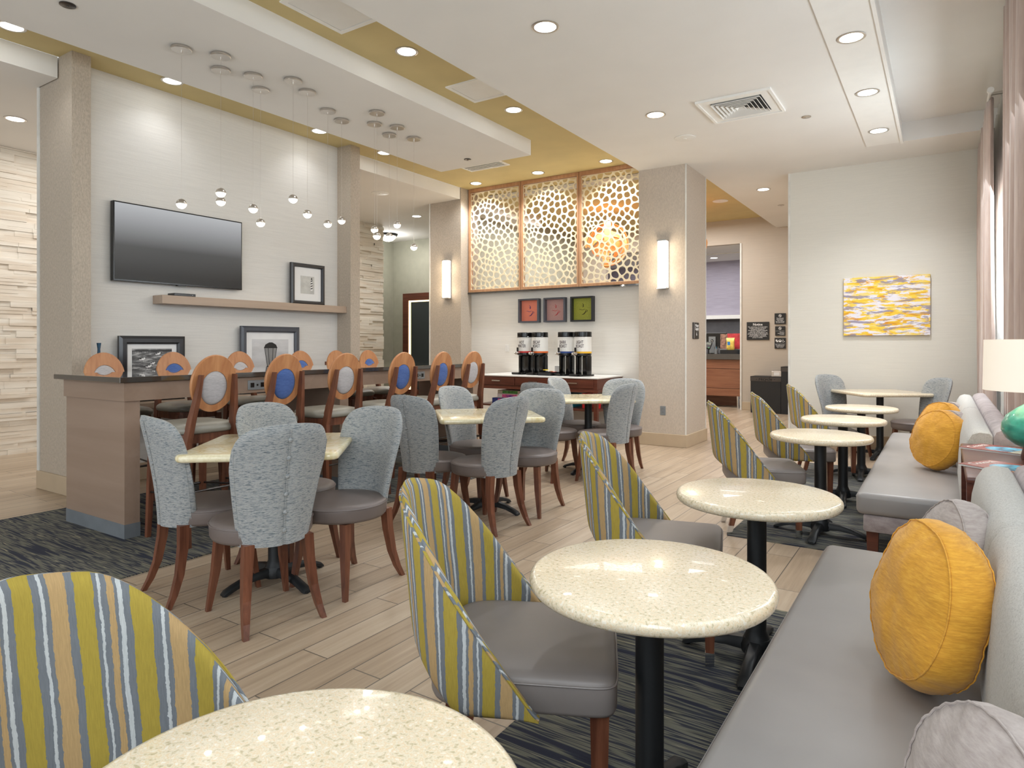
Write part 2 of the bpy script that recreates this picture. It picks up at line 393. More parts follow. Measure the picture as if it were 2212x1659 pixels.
bm = B(); box(bm, -.735, -.40, -3.0, 8.46, 3.535, 3.56, .004); box(bm, -.40, -.375, -3.0, 8.47, 3.52, 3.565)
struct('trim_8', bm, M['ceiling2'])
# hall behind the tv wall
def ledger(y0, y1, name):
    bm = B(); z = 0.0
    while z < ZS-.01:
        h = rnd.uniform(.045, .085); h = min(h, ZS-z)
        y = y0-rnd.random()*.4
        while y < y1:
            L = rnd.uniform(.16, .5); a, b = max(y, y0), min(y+L, y1)
            if b-a > .02:
                d = rnd.choice((0, .006, .012, .02, .028))
                box(bm, -9.30, -9.17+d, a, b, z, z+h-.002)
                if h > .07 and rnd.random() < .4:
                    box(bm, -9.30, -9.165+d, a, b-.1*L, z+h*.5, z+h-.002)
            y += L
        z += h
    return struct(name, bm, M['ledger'])
a = N('pale_ledger_stone'); f = a.noise(a.co(scale=(3, 2.5, 40)), 1, 5, .6); g = a.noise(a.co(scale=(.5, 1.6, 14)), 1, 1)
a.base(a.mix(.5, a.ramp(f, [(.3, 'cfc3b0'), (.7, 'ece4d6')]), a.ramp(g, [(.4, 'd8c8b6'), (.6, 'efe9df')]))); a.bump(f, .4, .006); M['ledger'] = a.rm(.8)
ledger(1.2, 4.3, 'wall_stone_left'); ledger(8.0, 9.36, 'wall_stone_right')
struct('wall_hall_left', bx(-9.45, -9.30, -3.2, 9.36, 0, ZS), M['lobby_wall'])
struct('wall_hall_side', bx(-10.55, -10.40, 9.3, 11.1, 0, ZS), M['hall_wall'])
struct('wall_hall_return', bx(-10.5, -9.3, 9.25, 9.36, 0, ZS), M['hall_wall'])
struct('wall_hall_far', bx(-10.5, -7.0, 10.95, 11.1, 0, ZS), M['hall_wall'])
struct('wall_lobby_left', bx(-7.4, -7.05, 8.75, 13.5, 0, ZG), M['hall_wall'])
struct('trim_9', bx(-10.40, -10.36, 9.5, 10.3, 0, 2.3), M['trimwhite'])
# lobby and reception beyond
bm = B(); box(bm, -3.36, -1.6, 13.40, 13.52, 0, ZG); box(bm, -7.2, -6.3, 13.40, 13.52, 0, ZG); box(bm, -6.3, -3.36, 13.40, 13.52, 3.30, ZG); struct('wall_lobby', bm, M['lobby_wall'])
struct('trim_10', bx(-3.38, -3.35, 13.385, 13.53, 0, 3.30), M['trimwhite'])
struct('wall_lobby_right', bx(-1.70, -1.58, 9.42, 13.5, 0, ZW), M['lobby_wall'])
struct('wall_reception', bx(-9, -1, 16.0, 16.1, 1.95, 3.4), M['lavender'])
struct('wall_reception_lower', bx(-9, -1, 15.96, 16.06, 0, 1.90), M['charcoal_wall'])
struct('trim_11', bx(-9, -1, 15.80, 16.02, 1.90, 1.99), M['ceiling2'])
struct('ceiling_reception', bx(-9, -1, 13.52, 16.1, 3.30, 3.36), M['ceiling'])
struct('wall_reception_side', bx(-8.1, -8.0, 13.5, 16, 0, 3.3), M['lavender'])
struct('trim_12', bx(-5.6, -3.1, 14.62, 14.66, 3.28, 3.30), M['trimwhite'])
# baseboards
def bb(name, *a): struct(name, bx(*a, bev=.004, seg=1), M['baseboard'])
bb('baseboard_pillar_d', -3.335, -2.67, 8.03, 8.88, 0, .16)
bb('baseboard_pillar_a', -6.82, -6.16, 2.59, 2.78, 0, .16)
bb('baseboard_pillar_b', -6.82, -6.16, 5.725, 5.92, 0, .16)
bb('baseboard_pillar_c', -7.07, -6.39, 8.26, 8.77, 0, .16)
bb('baseboard_back', -6.39, -3.33, 8.54, 8.565, 0, .16)
bb('baseboard_right', -1.72, .64, 9.255, 9.285, 0, .16)
bb('baseboard_right_end', -1.725, -1.695, 9.255, 9.44, 0, .16)
bb('baseboard_lobby', -3.34, -1.7, 13.375, 13.40, 0, .16)
bb('baseboard_tv', -6.425, -6.395, 2.78, 5.73, 0, .16)

# ------------------------------------------------------------------ ceiling fixtures
def spot(loc, power, name='downlight_beam', col=(.97, .98, 1), size=2.3):
    l = bpy.data.lights.new(name, 'SPOT'); l.energy = power; l.spot_size = size; l.spot_blend = .8; l.shadow_soft_size = .07; l.color = col
    o = bpy.data.objects.new(name, l); COL.objects.link(o); o.location = loc; return o
dl = thing('recessed_downlight', '', 'ceiling light', (0, 0, 0), 0, 'recessed ceiling downlights')
obj('trim_ring', lathe([(.078, .002), (.095, .002), (.098, -.004), (.094, -.006), (.078, -.004), (.078, .002)], 32, caps=False), M['nickel'], dl, True)
obj('lens', lathe([(0, -.0015), (.079, -.0015), (.079, .004), (0, .004)], 32), M['led'], dl)
lights = [
 (-3.82, 4.184, ZG, 'large round downlight in the gold strip, closest to the big square access panel'),
 (-3.82, 5.847, ZG, 'round downlight in the gold ceiling just past the smaller access panel'),
 (-3.84, 8.172, ZG, 'gold-ceiling downlight in front of the last pierced screen panel by the lit pillar'),
 (-4.922, 8.18, ZG, 'gold-ceiling downlight in front of the middle pierced screen panel'),
 (-6.049, 8.193, ZG, 'gold-ceiling downlight in front of the first pierced screen panel by the dark pillar'),
 (-6.109, 2.154, ZG, 'downlight half hidden by the pendant slab beside the first dark pillar'),
 (-6.104, 3.435, ZG, 'downlight half hidden by the slab above the television end of the pale wall'),
 (-6.096, 5.183, ZG, 'downlight half hidden by the slab above the lighthouse picture'),
 (-6.082, 6.234, ZG, 'downlight half hidden by the slab just past the second dark pillar'),
 (-2.369, 4.038, ZW, 'biggest round downlight in the wide white ceiling, at the top of the view'),
 (-2.369, 6.178, ZW, 'round downlight in the white ceiling next to the square air diffuser'),
 (-.565, 5.376, 3.535, 'first and largest of three downlights on the long white ceiling strip'),
 (-.568, 6.627, 3.535, 'middle one of three downlights on the long white ceiling strip'),
 (-.571, 7.875, 3.535, 'last and smallest of three downlights on the long white ceiling strip'),
 (-2.194, 10.006, ZW, 'downlight in the white lobby ceiling beyond the lit pillar'),
 (-7.925, 8.942, ZS, 'downlight in the hall ceiling beside the black rimmed dome lamp'),
 (-7.945, 2.833, ZS, 'downlight in the hall ceiling above the stone wall, beside the first pillar'),
 (-4.45, 14.3, 3.30, 'nearer downlight seen over the reception desk through the doorway'),
 (-4.45, 15.3, 3.30, 'farther downlight seen over the reception desk through the doorway')]
for i, (x, y, z, lab) in enumerate(lights):
    if i == 0: dl.location = (x, y, z); dl['label'] = lab
    else: dup(dl, (x, y, z), 0, lab)
for i, p in enumerate((34, 40, 90, 90, 74, 10, 7, 7, 8, 46, 95, 30, 62, 100, 66, 44, 44, 7, 7)):
    x, y, z, _ = lights[i]; spot((x, y, z-.03), p)
lamp_area('lobby_fill_lamp', (-4.8, 11.2, 3.7), (0, 0, 0), 3.0, 3.0, 150, (1, .99, .98))
lamp_area('reception_fill', (-5.0, 14.8, 3.25), (0, 0, 0), 3.5, 1.6, 28)  # added fill under the reception ceiling, no fixture of its own
lamp_area('hall_fill', (-8.1, 5.5, 3.55), (0, 0, 0), 1.4, 5, 50, (1, .98, .95))  # fill added to brighten the hall, not a fitting
lamp_area('hall_far_fill', (-9.0, 10.2, 3.5), (0, 0, 0), 1.2, .8, 10, (1, .95, .88))  # extra fill for the far end of the hall, no fitting modelled
# pendants
def pendant_parts(r):
    obj('canopy', lathe([(0, .0), (.074, .0), (.076, -.004), (.076, -.018), (.072, -.022), (0, -.022)], 28), M['nickel'], r, True, .5)
    obj('cable_grip', lathe([(.006, -.022), (.006, -.04), (.003, -.045)], 10), M['nickel'], r)
can = [(-4.957, 2.863), (-4.814, 3.104), (-5.064, 3.265), (-4.945, 3.49), (-5.158, 3.717), (-4.741, 3.742), (-4.849, 3.985), (-5.073, 4.417), (-5.174, 4.687), (-4.706, 4.72), (-4.963, 4.944), (-4.836, 5.149), (-5.089, 5.294), (-4.951, 5.54)]
gz = [2.385, 2.50, 2.49, 2.455, 2.39, 2.56, 2.48, 2.48, 2.565, 2.37, 2.49, 2.56, 2.48, 2.38]
plab = ['first over the bar, near the top left of the television', 'with upper canopy of the pair on one vertical line', 'with lower canopy of the pair on one vertical line',
 'just before the end of the television, upper of two', 'hanging low near the end of the television', 'hanging high above the lighthouse picture', 'low globe beside the high one over the lighthouse picture',
 'just before the second dark pillar', 'against the face of the second dark pillar', 'upper globe of two touching ones by the stone wall', 'lower globe of two touching ones by the stone wall',
 'highest globe beyond the second pillar', 'in front of the black rimmed dome lamp', 'lowest and last globe, by the pierced screens']
for i, ((x, y), z) in enumerate(zip(can, gz)):
    r = thing('pendant_light', 'nickel globe pendant '+plab[i], 'pendant light', (x, y, ZS), 0, 'globe pendants over the bar')
    if i == 0: pendant_parts(r); proto = r
    else:
        for ch in kids(proto):
            if ch.name.split('.')[0] in ('canopy', 'cable_grip'):
                c = ch.copy(); COL.objects.link(c); c.parent = r
    dz = z-ZS
    bm = B(); tube(bm, [(0, 0, -.04), (0, 0, dz+.035)], .0012, 6); obj('cord', bm, M['nickel'], r)
    R = .0385
    pr = [(R*math.cos(a), dz+R*math.sin(a)) for a in [math.radians(q) for q in range(-5, 86, 10)]]+[(.004, dz+R+.002), (0, dz+R+.002)]
    obj('cap', lathe([(0, dz-.003)]+pr, 24), M['nickel'], r, True)
    pr = [(0, dz-R*.97)]+[(R*.97*math.cos(a), dz+R*.97*math.sin(a)) for a in [math.radians(q) for q in range(-80, 0, 10)]]+[(R*.96, dz-.002), (0, dz-.002)]
    obj('globe', lathe(pr, 24), M['globe'], r, True)
    l = bpy.data.lights.new('pendant_glow', 'POINT'); l.energy = .8; l.color = (1, .93, .82); l.shadow_soft_size = .035
    if i % 3 == 0: l.energy = 2.4; lo = bpy.data.objects.new('pendant_glow', l); COL.objects.link(lo); lo.location = (x, y, z-.08)
# access panels, diffusers, speakers, sprinkler covers
def access(x0, x1, y0, y1, lab):
    t = thing('access_panel', lab, 'access panel', ((x0+x1)/2, (y0+y1)/2, ZG), 0, 'flat ceiling panels in the gold strip')
    hx, hy = (x1-x0)/2, (y1-y0)/2
    bm = B(); box(bm, -hx, hx, -hy, -hy+.04, -.012, 0); box(bm, -hx, hx, hy-.04, hy, -.012, 0); box(bm, -hx, -hx+.04, -hy+.04, hy-.04, -.012, 0); box(bm, hx-.04, hx, -hy+.04, hy-.04, -.012, 0)
    obj('frame', bm, M['ceiling2'], t); obj('door', bx(-hx+.044, hx-.044, -hy+.044, hy-.044, -.008, 0), M['white_plastic'], t)
access(-4.03, -3.45, 3.06, 3.65, 'large white square access panel in the gold ceiling strip, cut by the top edge')
access(-4.03, -3.45, 4.96, 5.44, 'smaller white square panel in the gold ceiling strip beside the slab')
t = thing('air_diffuser', 'white square four-way air diffuser with stepped vanes in the white ceiling', 'ceiling vent', (-1.605, 6.39, ZW))
hx = .335
bm = B(); prism(bm, [], 0, 0) if False else None
for i, (a0, a1, z0, z1) in enumerate(((.335, .31, 0, -.02),)):
    box(bm, -a0, a0, -a0, -a1, -.022, 0); box(bm, -a0, a0, a1, a0, -.022, 0); box(bm, -a0, -a1, -a1, a1, -.022, 0); box(bm, a1, a0, -a1, a1, -.022, 0)
box(bm, -.31, .31, -.31, -.23, -.012, -.002); box(bm, -.31, .31, .23, .31, -.012, -.002); box(bm, -.31, -.23, -.23, .23, -.012, -.002); box(bm, .23, .31, -.23, .23, -.012, -.002)
obj('frame', bm, M['ceiling2'], t)
for k in range(6):
    a, b = .225-.036*k, .205-.036*k
    bm = B()
    loft(bm, [[(-a, -a, -.004), (a, -a, -.004), (a, a, -.004), (-a, a, -.004)], [(-b, -b, .02), (b, -b, .02), (b, b, .02), (-b, b, .02)], [(-b+.003, -b+.003, .02), (b-.003, -b+.003, .02), (b-.003, b-.003, .02), (-b+.003, b-.003, .02)], [(-a+.004, -a+.004, -.006), (a-.004, -a+.004, -.006), (a-.004, a-.004, -.006), (-a+.004, a-.004, -.006)], [(-a, -a, -.004), (a, -a, -.004), (a, a, -.004), (-a, a, -.004)]], cap=False)
    bmesh.ops.translate(bm, verts=bm.verts, vec=(0, 0, -.022)); obj('vane', bm, M['white_plastic'], t)
obj('throat', bx(-.225, .225, -.225, .225, -.002, 0), M['black_matte'], t)
t = thing('air_vent', 'white rectangular vent in the gold ceiling at the end of the slab', 'ceiling vent', (-5.35, 7.42, ZG))
bm = B(); box(bm, -.33, .33, -.17, -.14, -.012, 0); box(bm, -.33, .33, .14, .17, -.012, 0); box(bm, -.33, -.30, -.14, .14, -.012, 0); box(bm, .30, .33, -.14, .14, -.012, 0); obj('frame', bm, M['ceiling2'], t)
obj('throat', bx(-.3, .3, -.14, .14, -.002, 0), M['grey_plate'], t)
for k in range(5): obj('vane', bx(-.3, .3, -.125+k*.058, -.105+k*.058, -.01, -.003), M['white_plastic'], t)
t = thing('linear_grille', 'dark slatted air grille in the gold lobby ceiling behind the screens', 'ceiling vent', (-4.8, 9.15, ZG))
obj('throat', bx(-1.6, 1.6, -.16, .16, -.002, 0), M['black_matte'], t)
for k in range(8): obj('slat', bx(-1.6, 1.6, -.15+k*.04, -.132+k*.04, -.014, -.002), M['white_plastic'], t)
def disc(name, x, y, z, r, m, lab, cat, grp=None):
    t = thing(name, lab, cat, (x, y, z), 0, grp)
    obj('cover', lathe([(0, 0), (r*.92, 0), (r, -.001), (r, -.006), (r*.9, -.009), (0, -.011)], 28), m, t, True)
    obj('center_cap', lathe([(0, -.011), (r*.15, -.011), (r*.14, -.015), (0, -.015)], 16), m, t, True)
disc('ceiling_speaker', -2.364, 7.048, ZW, .115, M['white_plastic'], 'round white speaker in the main ceiling in front of the lit pillar', 'speaker')
disc('ceiling_speaker', -3.243, 11.526, ZG, .13, M['white_plastic'], 'oval-looking white speaker in the gold lobby ceiling', 'speaker')
disc('ceiling_speaker', -7.181, 7.27, ZS, .13, M['white_plastic'], 'pale speaker in the hall ceiling past the second pillar', 'speaker')
disc('sprinkler_cover', -1.138, 7.05, ZW, .042, M['nickel'], 'small grey sprinkler cover in the white ceiling by the air diffuser', 'sprinkler cover', 'sprinkler covers')
disc('sprinkler_cover', -2.204, 11.291, ZW, .05, M['nickel'], 'small grey sprinkler cover in the lobby ceiling beyond the pillar', 'sprinkler cover', 'sprinkler covers')
disc('sprinkler_cover', -4.976, 2.076, ZS, .05, M['darksteel'], 'dark sprinkler cover on the slab before the first pendant', 'sprinkler cover', 'sprinkler covers')
disc('sprinkler_cover', -4.96, 6.543, ZS, .045, M['darksteel'], 'dark sprinkler cover at the far end of the slab', 'sprinkler cover', 'sprinkler covers')
t = thing('dome_light', 'frosted dome ceiling lamp with black rim in the hall', 'ceiling light', (-9.7, 10.05, ZS))
obj('rim', lathe([(0, 0), (.19, 0), (.2, -.02), (.19, -.04), (.16, -.05)], 32), M['black_matte'], t, True)
obj('bowl', lathe([(.165, -.045), (.15, -.09), (.11, -.13), (.05, -.152), (0, -.155)], 32), M['led_soft'], t, True)
obj('finial', lathe([(0, -.15), (.012, -.158), (.01, -.17), (0, -.175)], 12), M['black_matte'], t, True)
l = bpy.data.lights.new('dome_glow', 'POINT'); l.energy = 14; l.shadow_soft_size = .15; lo = bpy.data.objects.new('dome_glow', l); COL.objects.link(lo); lo.location = (-9.7, 10.05, 3.3)
# orange ribbon pendants in the lobby
M['veneer'] = emit('lit_orange_veneer', 'd99450', .25)
def ribbon(x, y, z, R, lab):
    t = thing('ribbon_pendant', lab, 'pendant light', (x, y, ZG), 0, 'orange ribbon pendants in the lobby')
    dz = z-ZG
    bm = B(); tube(bm, [(0, 0, 0), (0, 0, dz+R*.5)], .004, 6); obj('cord', bm, M['nickel'], t)
    rr = random.Random(int(x*100))
    for k in range(8):
        bm = B(); q = Matrix.Rotation(rr.uniform(0, PI), 3, 'Z') @ Matrix.Rotation(rr.uniform(0, PI), 3, 'X') @ Matrix.Rotation(rr.uniform(0, PI), 3, 'Y'); w = R*.15; rad = R*rr.uniform(.6, 1)
        rings = []
        for i in range(25):
            a = 2*PI*i/24*.8; c = Vector((rad*math.cos(a), rad*math.sin(a), 0)); n = Vector((math.cos(a+.5), math.sin(a+.5), 0))*.004
            rings.append([q@(c+Vector((0, 0, w))+n)+Vector((0, 0, dz)), q@(c+Vector((0, 0, -w))+n)+Vector((0, 0, dz)), q@(c+Vector((0, 0, -w))-n)+Vector((0, 0, dz)), q@(c+Vector((0, 0, w))-n)+Vector((0, 0, dz))])
        loft(bm, rings); obj('ribbon', bm, M['veneer'], t, True)
ribbon(-5.15, 11.0, 3.12, .42, 'orange wood ribbon pendant glowing behind the last pierced screen')
ribbon(-3.72, 11.4, 3.07, .30, 'orange wood ribbon pendant peeking past the lit pillar')

# ------------------------------------------------------------------ pierced screens
def cells(w, h, cell, seed):
    r = random.Random(seed); pts = []; tries = 0
    while tries < 9000:
        x, y = r.uniform(-.12, w+.12), r.uniform(-.12, h+.12); d = cell*(.74+.42*noise.noise(Vector((x*4, y*4, seed))))
        if all((x-a)**2+(y-b)**2 > ((d+e)/2)**2 for a, b, e in pts): pts.append((x, y, d))
        tries += 1
    out = []
    for i, (x, y, d) in enumerate(pts):
        poly = [(x-.2, y-.2), (x+.2, y-.2), (x+.2, y+.2), (x-.2, y+.2)]
        for j, (a, b, e) in enumerate(pts):
            if i == j or (a-x)**2+(b-y)**2 > .1: continue
            L = math.hypot(a-x, b-y); nx, ny = (a-x)/L, (b-y)/L; t = (L/2)*(2*d/(d+e))*1.0-.0075
            new = []
            for p, q in zip(poly, poly[1:]+poly[:1]):
                dp = (p[0]-x)*nx+(p[1]-y)*ny-t; dq = (q[0]-x)*nx+(q[1]-y)*ny-t
                if dp <= 0: new.append(p)
                if dp*dq < 0: k = dp/(dp-dq); new.append((p[0]+k*(q[0]-p[0]), p[1]+k*(q[1]-p[1])))
            poly = new
            if len(poly) < 3: break
        if len(poly) < 3: continue
        per = [math.dist(p, q) for p, q in zip(poly, poly[1:]+poly[:1])]; tot = sum(per); rs = []
        for k_ in range(28):
            dd = tot*k_/28; i_ = 0
            while dd > per[i_] and i_ < len(per)-1: dd -= per[i_]; i_ += 1
            p, q = poly[i_], poly[(i_+1) % len(poly)]; f_ = dd/max(per[i_], 1e-9); rs.append((p[0]+(q[0]-p[0])*f_, p[1]+(q[1]-p[1])*f_))
        for _ in range(9): rs = [((rs[k_-1][0]+rs[k_][0]*2+rs[(k_+1) % 28][0])/4, (rs[k_-1][1]+rs[k_][1]*2+rs[(k_+1) % 28][1])/4) for k_ in range(28)]
        poly = rs
        xs = [p[0] for p in poly]; ys = [p[1] for p in poly]
        if max(xs)-min(xs) < .02: continue
        m = .006
        if min(xs) < m or max(xs) > w-m or min(ys) < m or max(ys) > h-m:
            for ax, lim, sg in ((0, m, 1), (0, w-m, -1), (1, m, 1), (1, h-m, -1)):
                new = []
                for p, q in zip(poly, poly[1:]+poly[:1]):
                    dp, dq = (p[ax]-lim)*sg, (q[ax]-lim)*sg
                    if dp >= 0: new.append(p)
                    if dp*dq < 0: k = dp/(dp-dq); new.append((p[0]+k*(q[0]-p[0]), p[1]+k*(q[1]-p[1])))
                poly = new
                if len(poly) < 3: break
            if len(poly) < 3: continue
            xs = [p[0] for p in poly]; ys = [p[1] for p in poly]
            if max(xs)-min(xs) < .012 or max(ys)-min(ys) < .012: continue
        out.append(poly)
    return out
PW, PH = .935, 1.555
cu = bpy.data.curves.new('pierced_panel', 'CURVE'); cu.dimensions = '2D'; cu.fill_mode = 'BOTH'; cu.extrude = .006
for poly in [[(0, 0), (PW, 0), (PW, PH), (0, PH)]]+cells(PW, PH, .104, 3):
    sp = cu.splines.new('POLY'); sp.points.add(len(poly)-1)
    for p, q in zip(sp.points, poly): p.co = (q[0], q[1], 0, 1)
    sp.use_cyclic_u = True
to = bpy.data.objects.new('tmp', cu); COL.objects.link(to); bpy.context.view_layer.update()
pme = bpy.data.meshes.new_from_object(to.evaluated_get(bpy.context.evaluated_depsgraph_get())); bpy.data.objects.remove(to)
pme.name = 'pierced_panel'; pme.materials.clear(); pme.materials.append(M['screen_panel'])
pme.transform(Matrix.Rotation(PI/2, 4, 'X'))
sx = [-6.395, -5.398, -4.401]
slab_ = ['pierced pebble pattern screen panel in wood frame, next to the dark pillar', 'pierced pebble pattern screen panel in wood frame, middle of the three', 'pierced pebble pattern screen panel in wood frame, with the orange pendant behind']
for k, x in enumerate(sx):
    t = thing('pierced_screen', slab_[k], 'decorative screen', (x, 8.5, 2.127), 0, 'pierced screens above the coffee wall')
    w, h, f = .99, ZG-2.127-.002, .028
    bm = B(); box(bm, 0, f, -.04, .04, 0, h); box(bm, w-f, w, -.04, .04, 0, h); box(bm, f, w-f, -.04, .04, 0, f*1.4); box(bm, f, w-f, -.04, .04, h-f*1.8, h)
    obj('frame', bm, M['screen_wood'], t)
    pn = bpy.data.objects.new('pierced_panel', pme); COL.objects.link(pn); pn.parent = t; pn.location = (f, -.005, f*1.4+.002)
struct('trim_13', bx(-3.41, -3.32, 8.46, 8.56, 2.1, ZG), M['screen_wood'])

# ------------------------------------------------------------------ wall lamps, tv, shelf, pictures
def sconce(x, y, z0, z1, lab):
    t = thing('wall_sconce', lab, 'wall lamp', (x, y, z0), 0, 'tall white wall sconces')
    h = z1-z0
    obj('backplate', bx(-.065, .065, -.012, 0, .01, h-.01), M['chrome'], t)
    obj('diffuser', bx(-.058, .058, -.085, -.012, .01, h-.01, bev=.012), M['led_soft'], t, True)
    obj('end_cap', bx(-.062, .062, -.088, -.010, -.004, .01), M['chrome'], t); obj('end_cap', bx(-.062, .062, -.088, -.010, h-.01, h+.004), M['chrome'], t)
    for dx in (-.09, .09): pass
    for zz in (h*.2, h*.8):
        l = bpy.data.lights.new('sconce_glow', 'POINT'); l.energy = 2.2; l.color = (1, .8, .55); l.shadow_soft_size = .05
        lo = bpy.data.objects.new('sconce_glow', l); COL.objects.link(lo); lo.location = (x, y-.15, z0+zz)
sconce(-2.975, 8.05, 2.0, 2.61, 'tall glowing white wall sconce on the light pillar by the lobby')
sconce(-6.67, 8.28, 2.03, 2.645, 'tall glowing white wall sconce on the dark pillar beside the pierced screens')
t = thing('television', 'large flat black television mounted on the pale wall', 'television', (-6.417, 3.68, 2.245))
obj('housing', bx(.02, .075, -.66, .66, -.367, .367, bev=.004), M['black_plastic'], t)
tvm = N('screen_gradient'); tvm.base('060607'); tvm.rm(.42)
sp_ = tvm.n('ShaderNodeSeparateXYZ'); tvm.l(tvm.co(scale=(1, 1, 1)), sp_.inputs[0]); tvm.l(tvm.ramp(tvm.math('ADD', tvm.math('MULTIPLY', sp_.outputs[2], 1.4), .5), [(.1, '050505'), (.45, '343536'), (1.0, 'a2a4a7')]), tvm.b.inputs['Emission Color']); tvm.b.inputs['Emission Strength'].default_value = .9  # grey gradient painted into the emission, lighter towards the top
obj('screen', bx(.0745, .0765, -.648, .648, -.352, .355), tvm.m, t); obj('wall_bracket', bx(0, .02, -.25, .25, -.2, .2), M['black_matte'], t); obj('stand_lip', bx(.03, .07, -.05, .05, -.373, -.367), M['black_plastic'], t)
tag(obj('wall_shelf', bx(-6.42, -6.25, 3.42, 5.744, 1.685, 1.767, bev=.002, seg=1), M['shelf_wood']), 'long floating taupe wall shelf below the television', 'shelf')
t = thing('media_box', 'small black media box lying on the long wall shelf', 'media box', (-6.33, 3.66, 1.767))
obj('case', bx(-.06, .06, -.11, .11, .0, .028, bev=.004), M['black_plastic'], t); obj('button', bx(.0605, .063, .07, .08, .01, .018), M['grey_plate'], t)
tag(obj('wall_ledge', bx(-6.42, -6.15, 2.77, 5.744, .70, .75, bev=.002, seg=1), M['shelf_wood']), 'low taupe wall ledge behind the bar carrying the framed photographs', 'shelf')
def pic(y0, y1, z0, h, f, art, lab, fm, photo, lean=0, builder=None):
    t = thing('picture_frame', lab, 'framed picture', (-6.375, (y0+y1)/2, z0), 0, 'black framed photographs on the television wall')
    hy = (y1-y0)/2
    bm = B()
    def mitre(a0, a1, x0, x1):
        out = [(-hy+a0, a0), (hy-a0, a0), (hy-a0, h-a0), (-hy+a0, h-a0)]; inn = [(-hy+a1, a1), (hy-a1, a1), (hy-a1, h-a1), (-hy+a1, h-a1)]
        return [(x0, *p) for p in out], [(x1, *p) for p in inn]
    a_, b_ = mitre(0, f*.35, .03, .045); c_, d_ = mitre(f*.8, f, .045, .03)
    base0 = [(0, y, z) for _, y, z in a_]; inn0 = [(0.01, y, z) for _, y, z in d_]
    loft(bm, [base0, a_, b_, c_, d_, inn0], cap=False)
    obj('frame', bm, fm, t)
    obj('mat_board', bx(.0, .012, -hy+f, hy-f, f, h-f), M['mat_white'], t)
    py0, py1, pz0, pz1 = photo
    ph = obj('photograph', bx(.012, .0135, py0, py1, pz0, pz1), art, t)
    if builder: builder(t, ph)
    return t
def grayart(name, stops, sc):
    a = N(name); a.base(a.ramp(a.noise(a.co(scale=sc), 1, 4, .6), stops)); return a.rm(.4)
g1 = grayart('wet_sand_print', [(.3, '2e2e30'), (.5, '6d6d6e'), (.6, 'a8a8a8'), (.7, 'd0d0d0')], (1, 9, 40))
gp = plain('print_white', 'f2f2f2', .5); gk = plain('print_black', '1c1c1e', .5); gm = plain('print_grey', '8c8c8c', .5)
def birds(t, ph):
    for (y, z, s) in ((-.10, .40, 1), (-.04, .33, 1), (-.09, .27, 1.2), (.05, .45, .9), (.0, .36, .8), (.08, .30, .8), (.12, .42, .7)):
        bm = B(); e = [(y+s*.026*math.cos(a), z+s*.010*math.sin(a)) for a in [2*PI*i/14 for i in range(14)]]
        prism(bm, e, .0135, .0142, 'yz'); e = [(y+s*.024+s*.008*math.cos(a), z+s*.010+s*.008*math.sin(a)) for a in [2*PI*i/10 for i in range(10)]]; prism(bm, e, .0142, .0146, 'yz')
        obj('gull', bm, gp, ph)
        bm = B(); prism(bm, [(y-s*.045, z+.004*s), (y-.005*s, z+.012*s), (y-.002*s, z)], .0142, .0145, 'yz'); prism(bm, [(y, z-.008*s), (y+.003, z-.008*s), (y+.003, z-.024*s), (y, z-.024*s)], .0142, .0145, 'yz'); obj('gull_marking', bm, gk, ph)
    bm = B(); box(bm, .0135, .014, -.19, .19, .475, .485)
    for k in range(24): box(bm, .0135, .014, -.185+k*.016, -.182+k*.016, .46, .475)
    obj('pier', bm, gk, ph)
pic(3.072, 3.70, .75, .622, .075, g1, 'wide black frame with beach gulls photograph, partly behind the first stools', M['frame_black'], (-.19, .19, .12, .50), builder=birds)
g2 = grayart('foggy_sea_print', [(.3, 'b9b9bb'), (.7, 'dcdcde')], (1, 2, 6))
def streetlamp(t, ph):
    bm = B(); c = .0
    prism(bm, [(c-.045, .30), (c+.045, .30), (c+.08, .50), (c-.08, .50)], .0136, .0142, 'yz'); obj('lantern_glass', bm, gm, ph)
    bm = B(); prism(bm, [(c-.09, .50), (c+.09, .50), (c+.07, .54), (c+.02, .565), (c-.02, .565), (c-.07, .54)], .0142, .015, 'yz')
    prism(bm, [(c-.05, .25), (c+.05, .25), (c+.055, .30), (c-.055, .30)], .0142, .015, 'yz'); prism(bm, [(c-.02, .12), (c+.02, .12), (c+.025, .25), (c-.025, .25)], .0142, .015, 'yz')
    for k in (-1, -.4, .4, 1): prism(bm, [(c+k*.045-.003, .30), (c+k*.045+.003, .30), (c+k*.08+.003, .50), (c+k*.08-.003, .50)], .0142, .015, 'yz')
    obj('lantern', bm, gk, ph)
pic(4.332, 5.098, .75, .744, .065, g2, 'wide slate frame with street lamp photograph standing below the wall shelf', M['frame_grey'], (-.24, .24, .12, .60), builder=streetlamp)
g3 = grayart('misty_shore_print', [(.3, 'b5b5b2'), (.7, 'd6d6d2')], (1, 8, 12))
def lighthouse(t, ph):
    bm = B(); prism(bm, [(.045, .17), (.075, .17), (.068, .30), (.052, .30)], .0136, .0142, 'yz'); obj('lighthouse_tower', bm, gp, ph)
    bm = B()
    for k in range(4): prism(bm, [(.047, .185+k*.03), (.073, .195+k*.03), (.073, .208+k*.03), (.047, .198+k*.03)], .0142, .0148, 'yz')
    prism(bm, [(.05, .30), (.07, .30), (.066, .325), (.054, .325)], .0142, .0148, 'yz'); obj('lighthouse_bands', bm, gk, ph)
pic(4.983, 5.477, 1.767, .485, .045, g3, 'small black frame with lighthouse photograph standing on the wall shelf', M['frame_black'], (-.10, .10, .13, .34), builder=lighthouse)
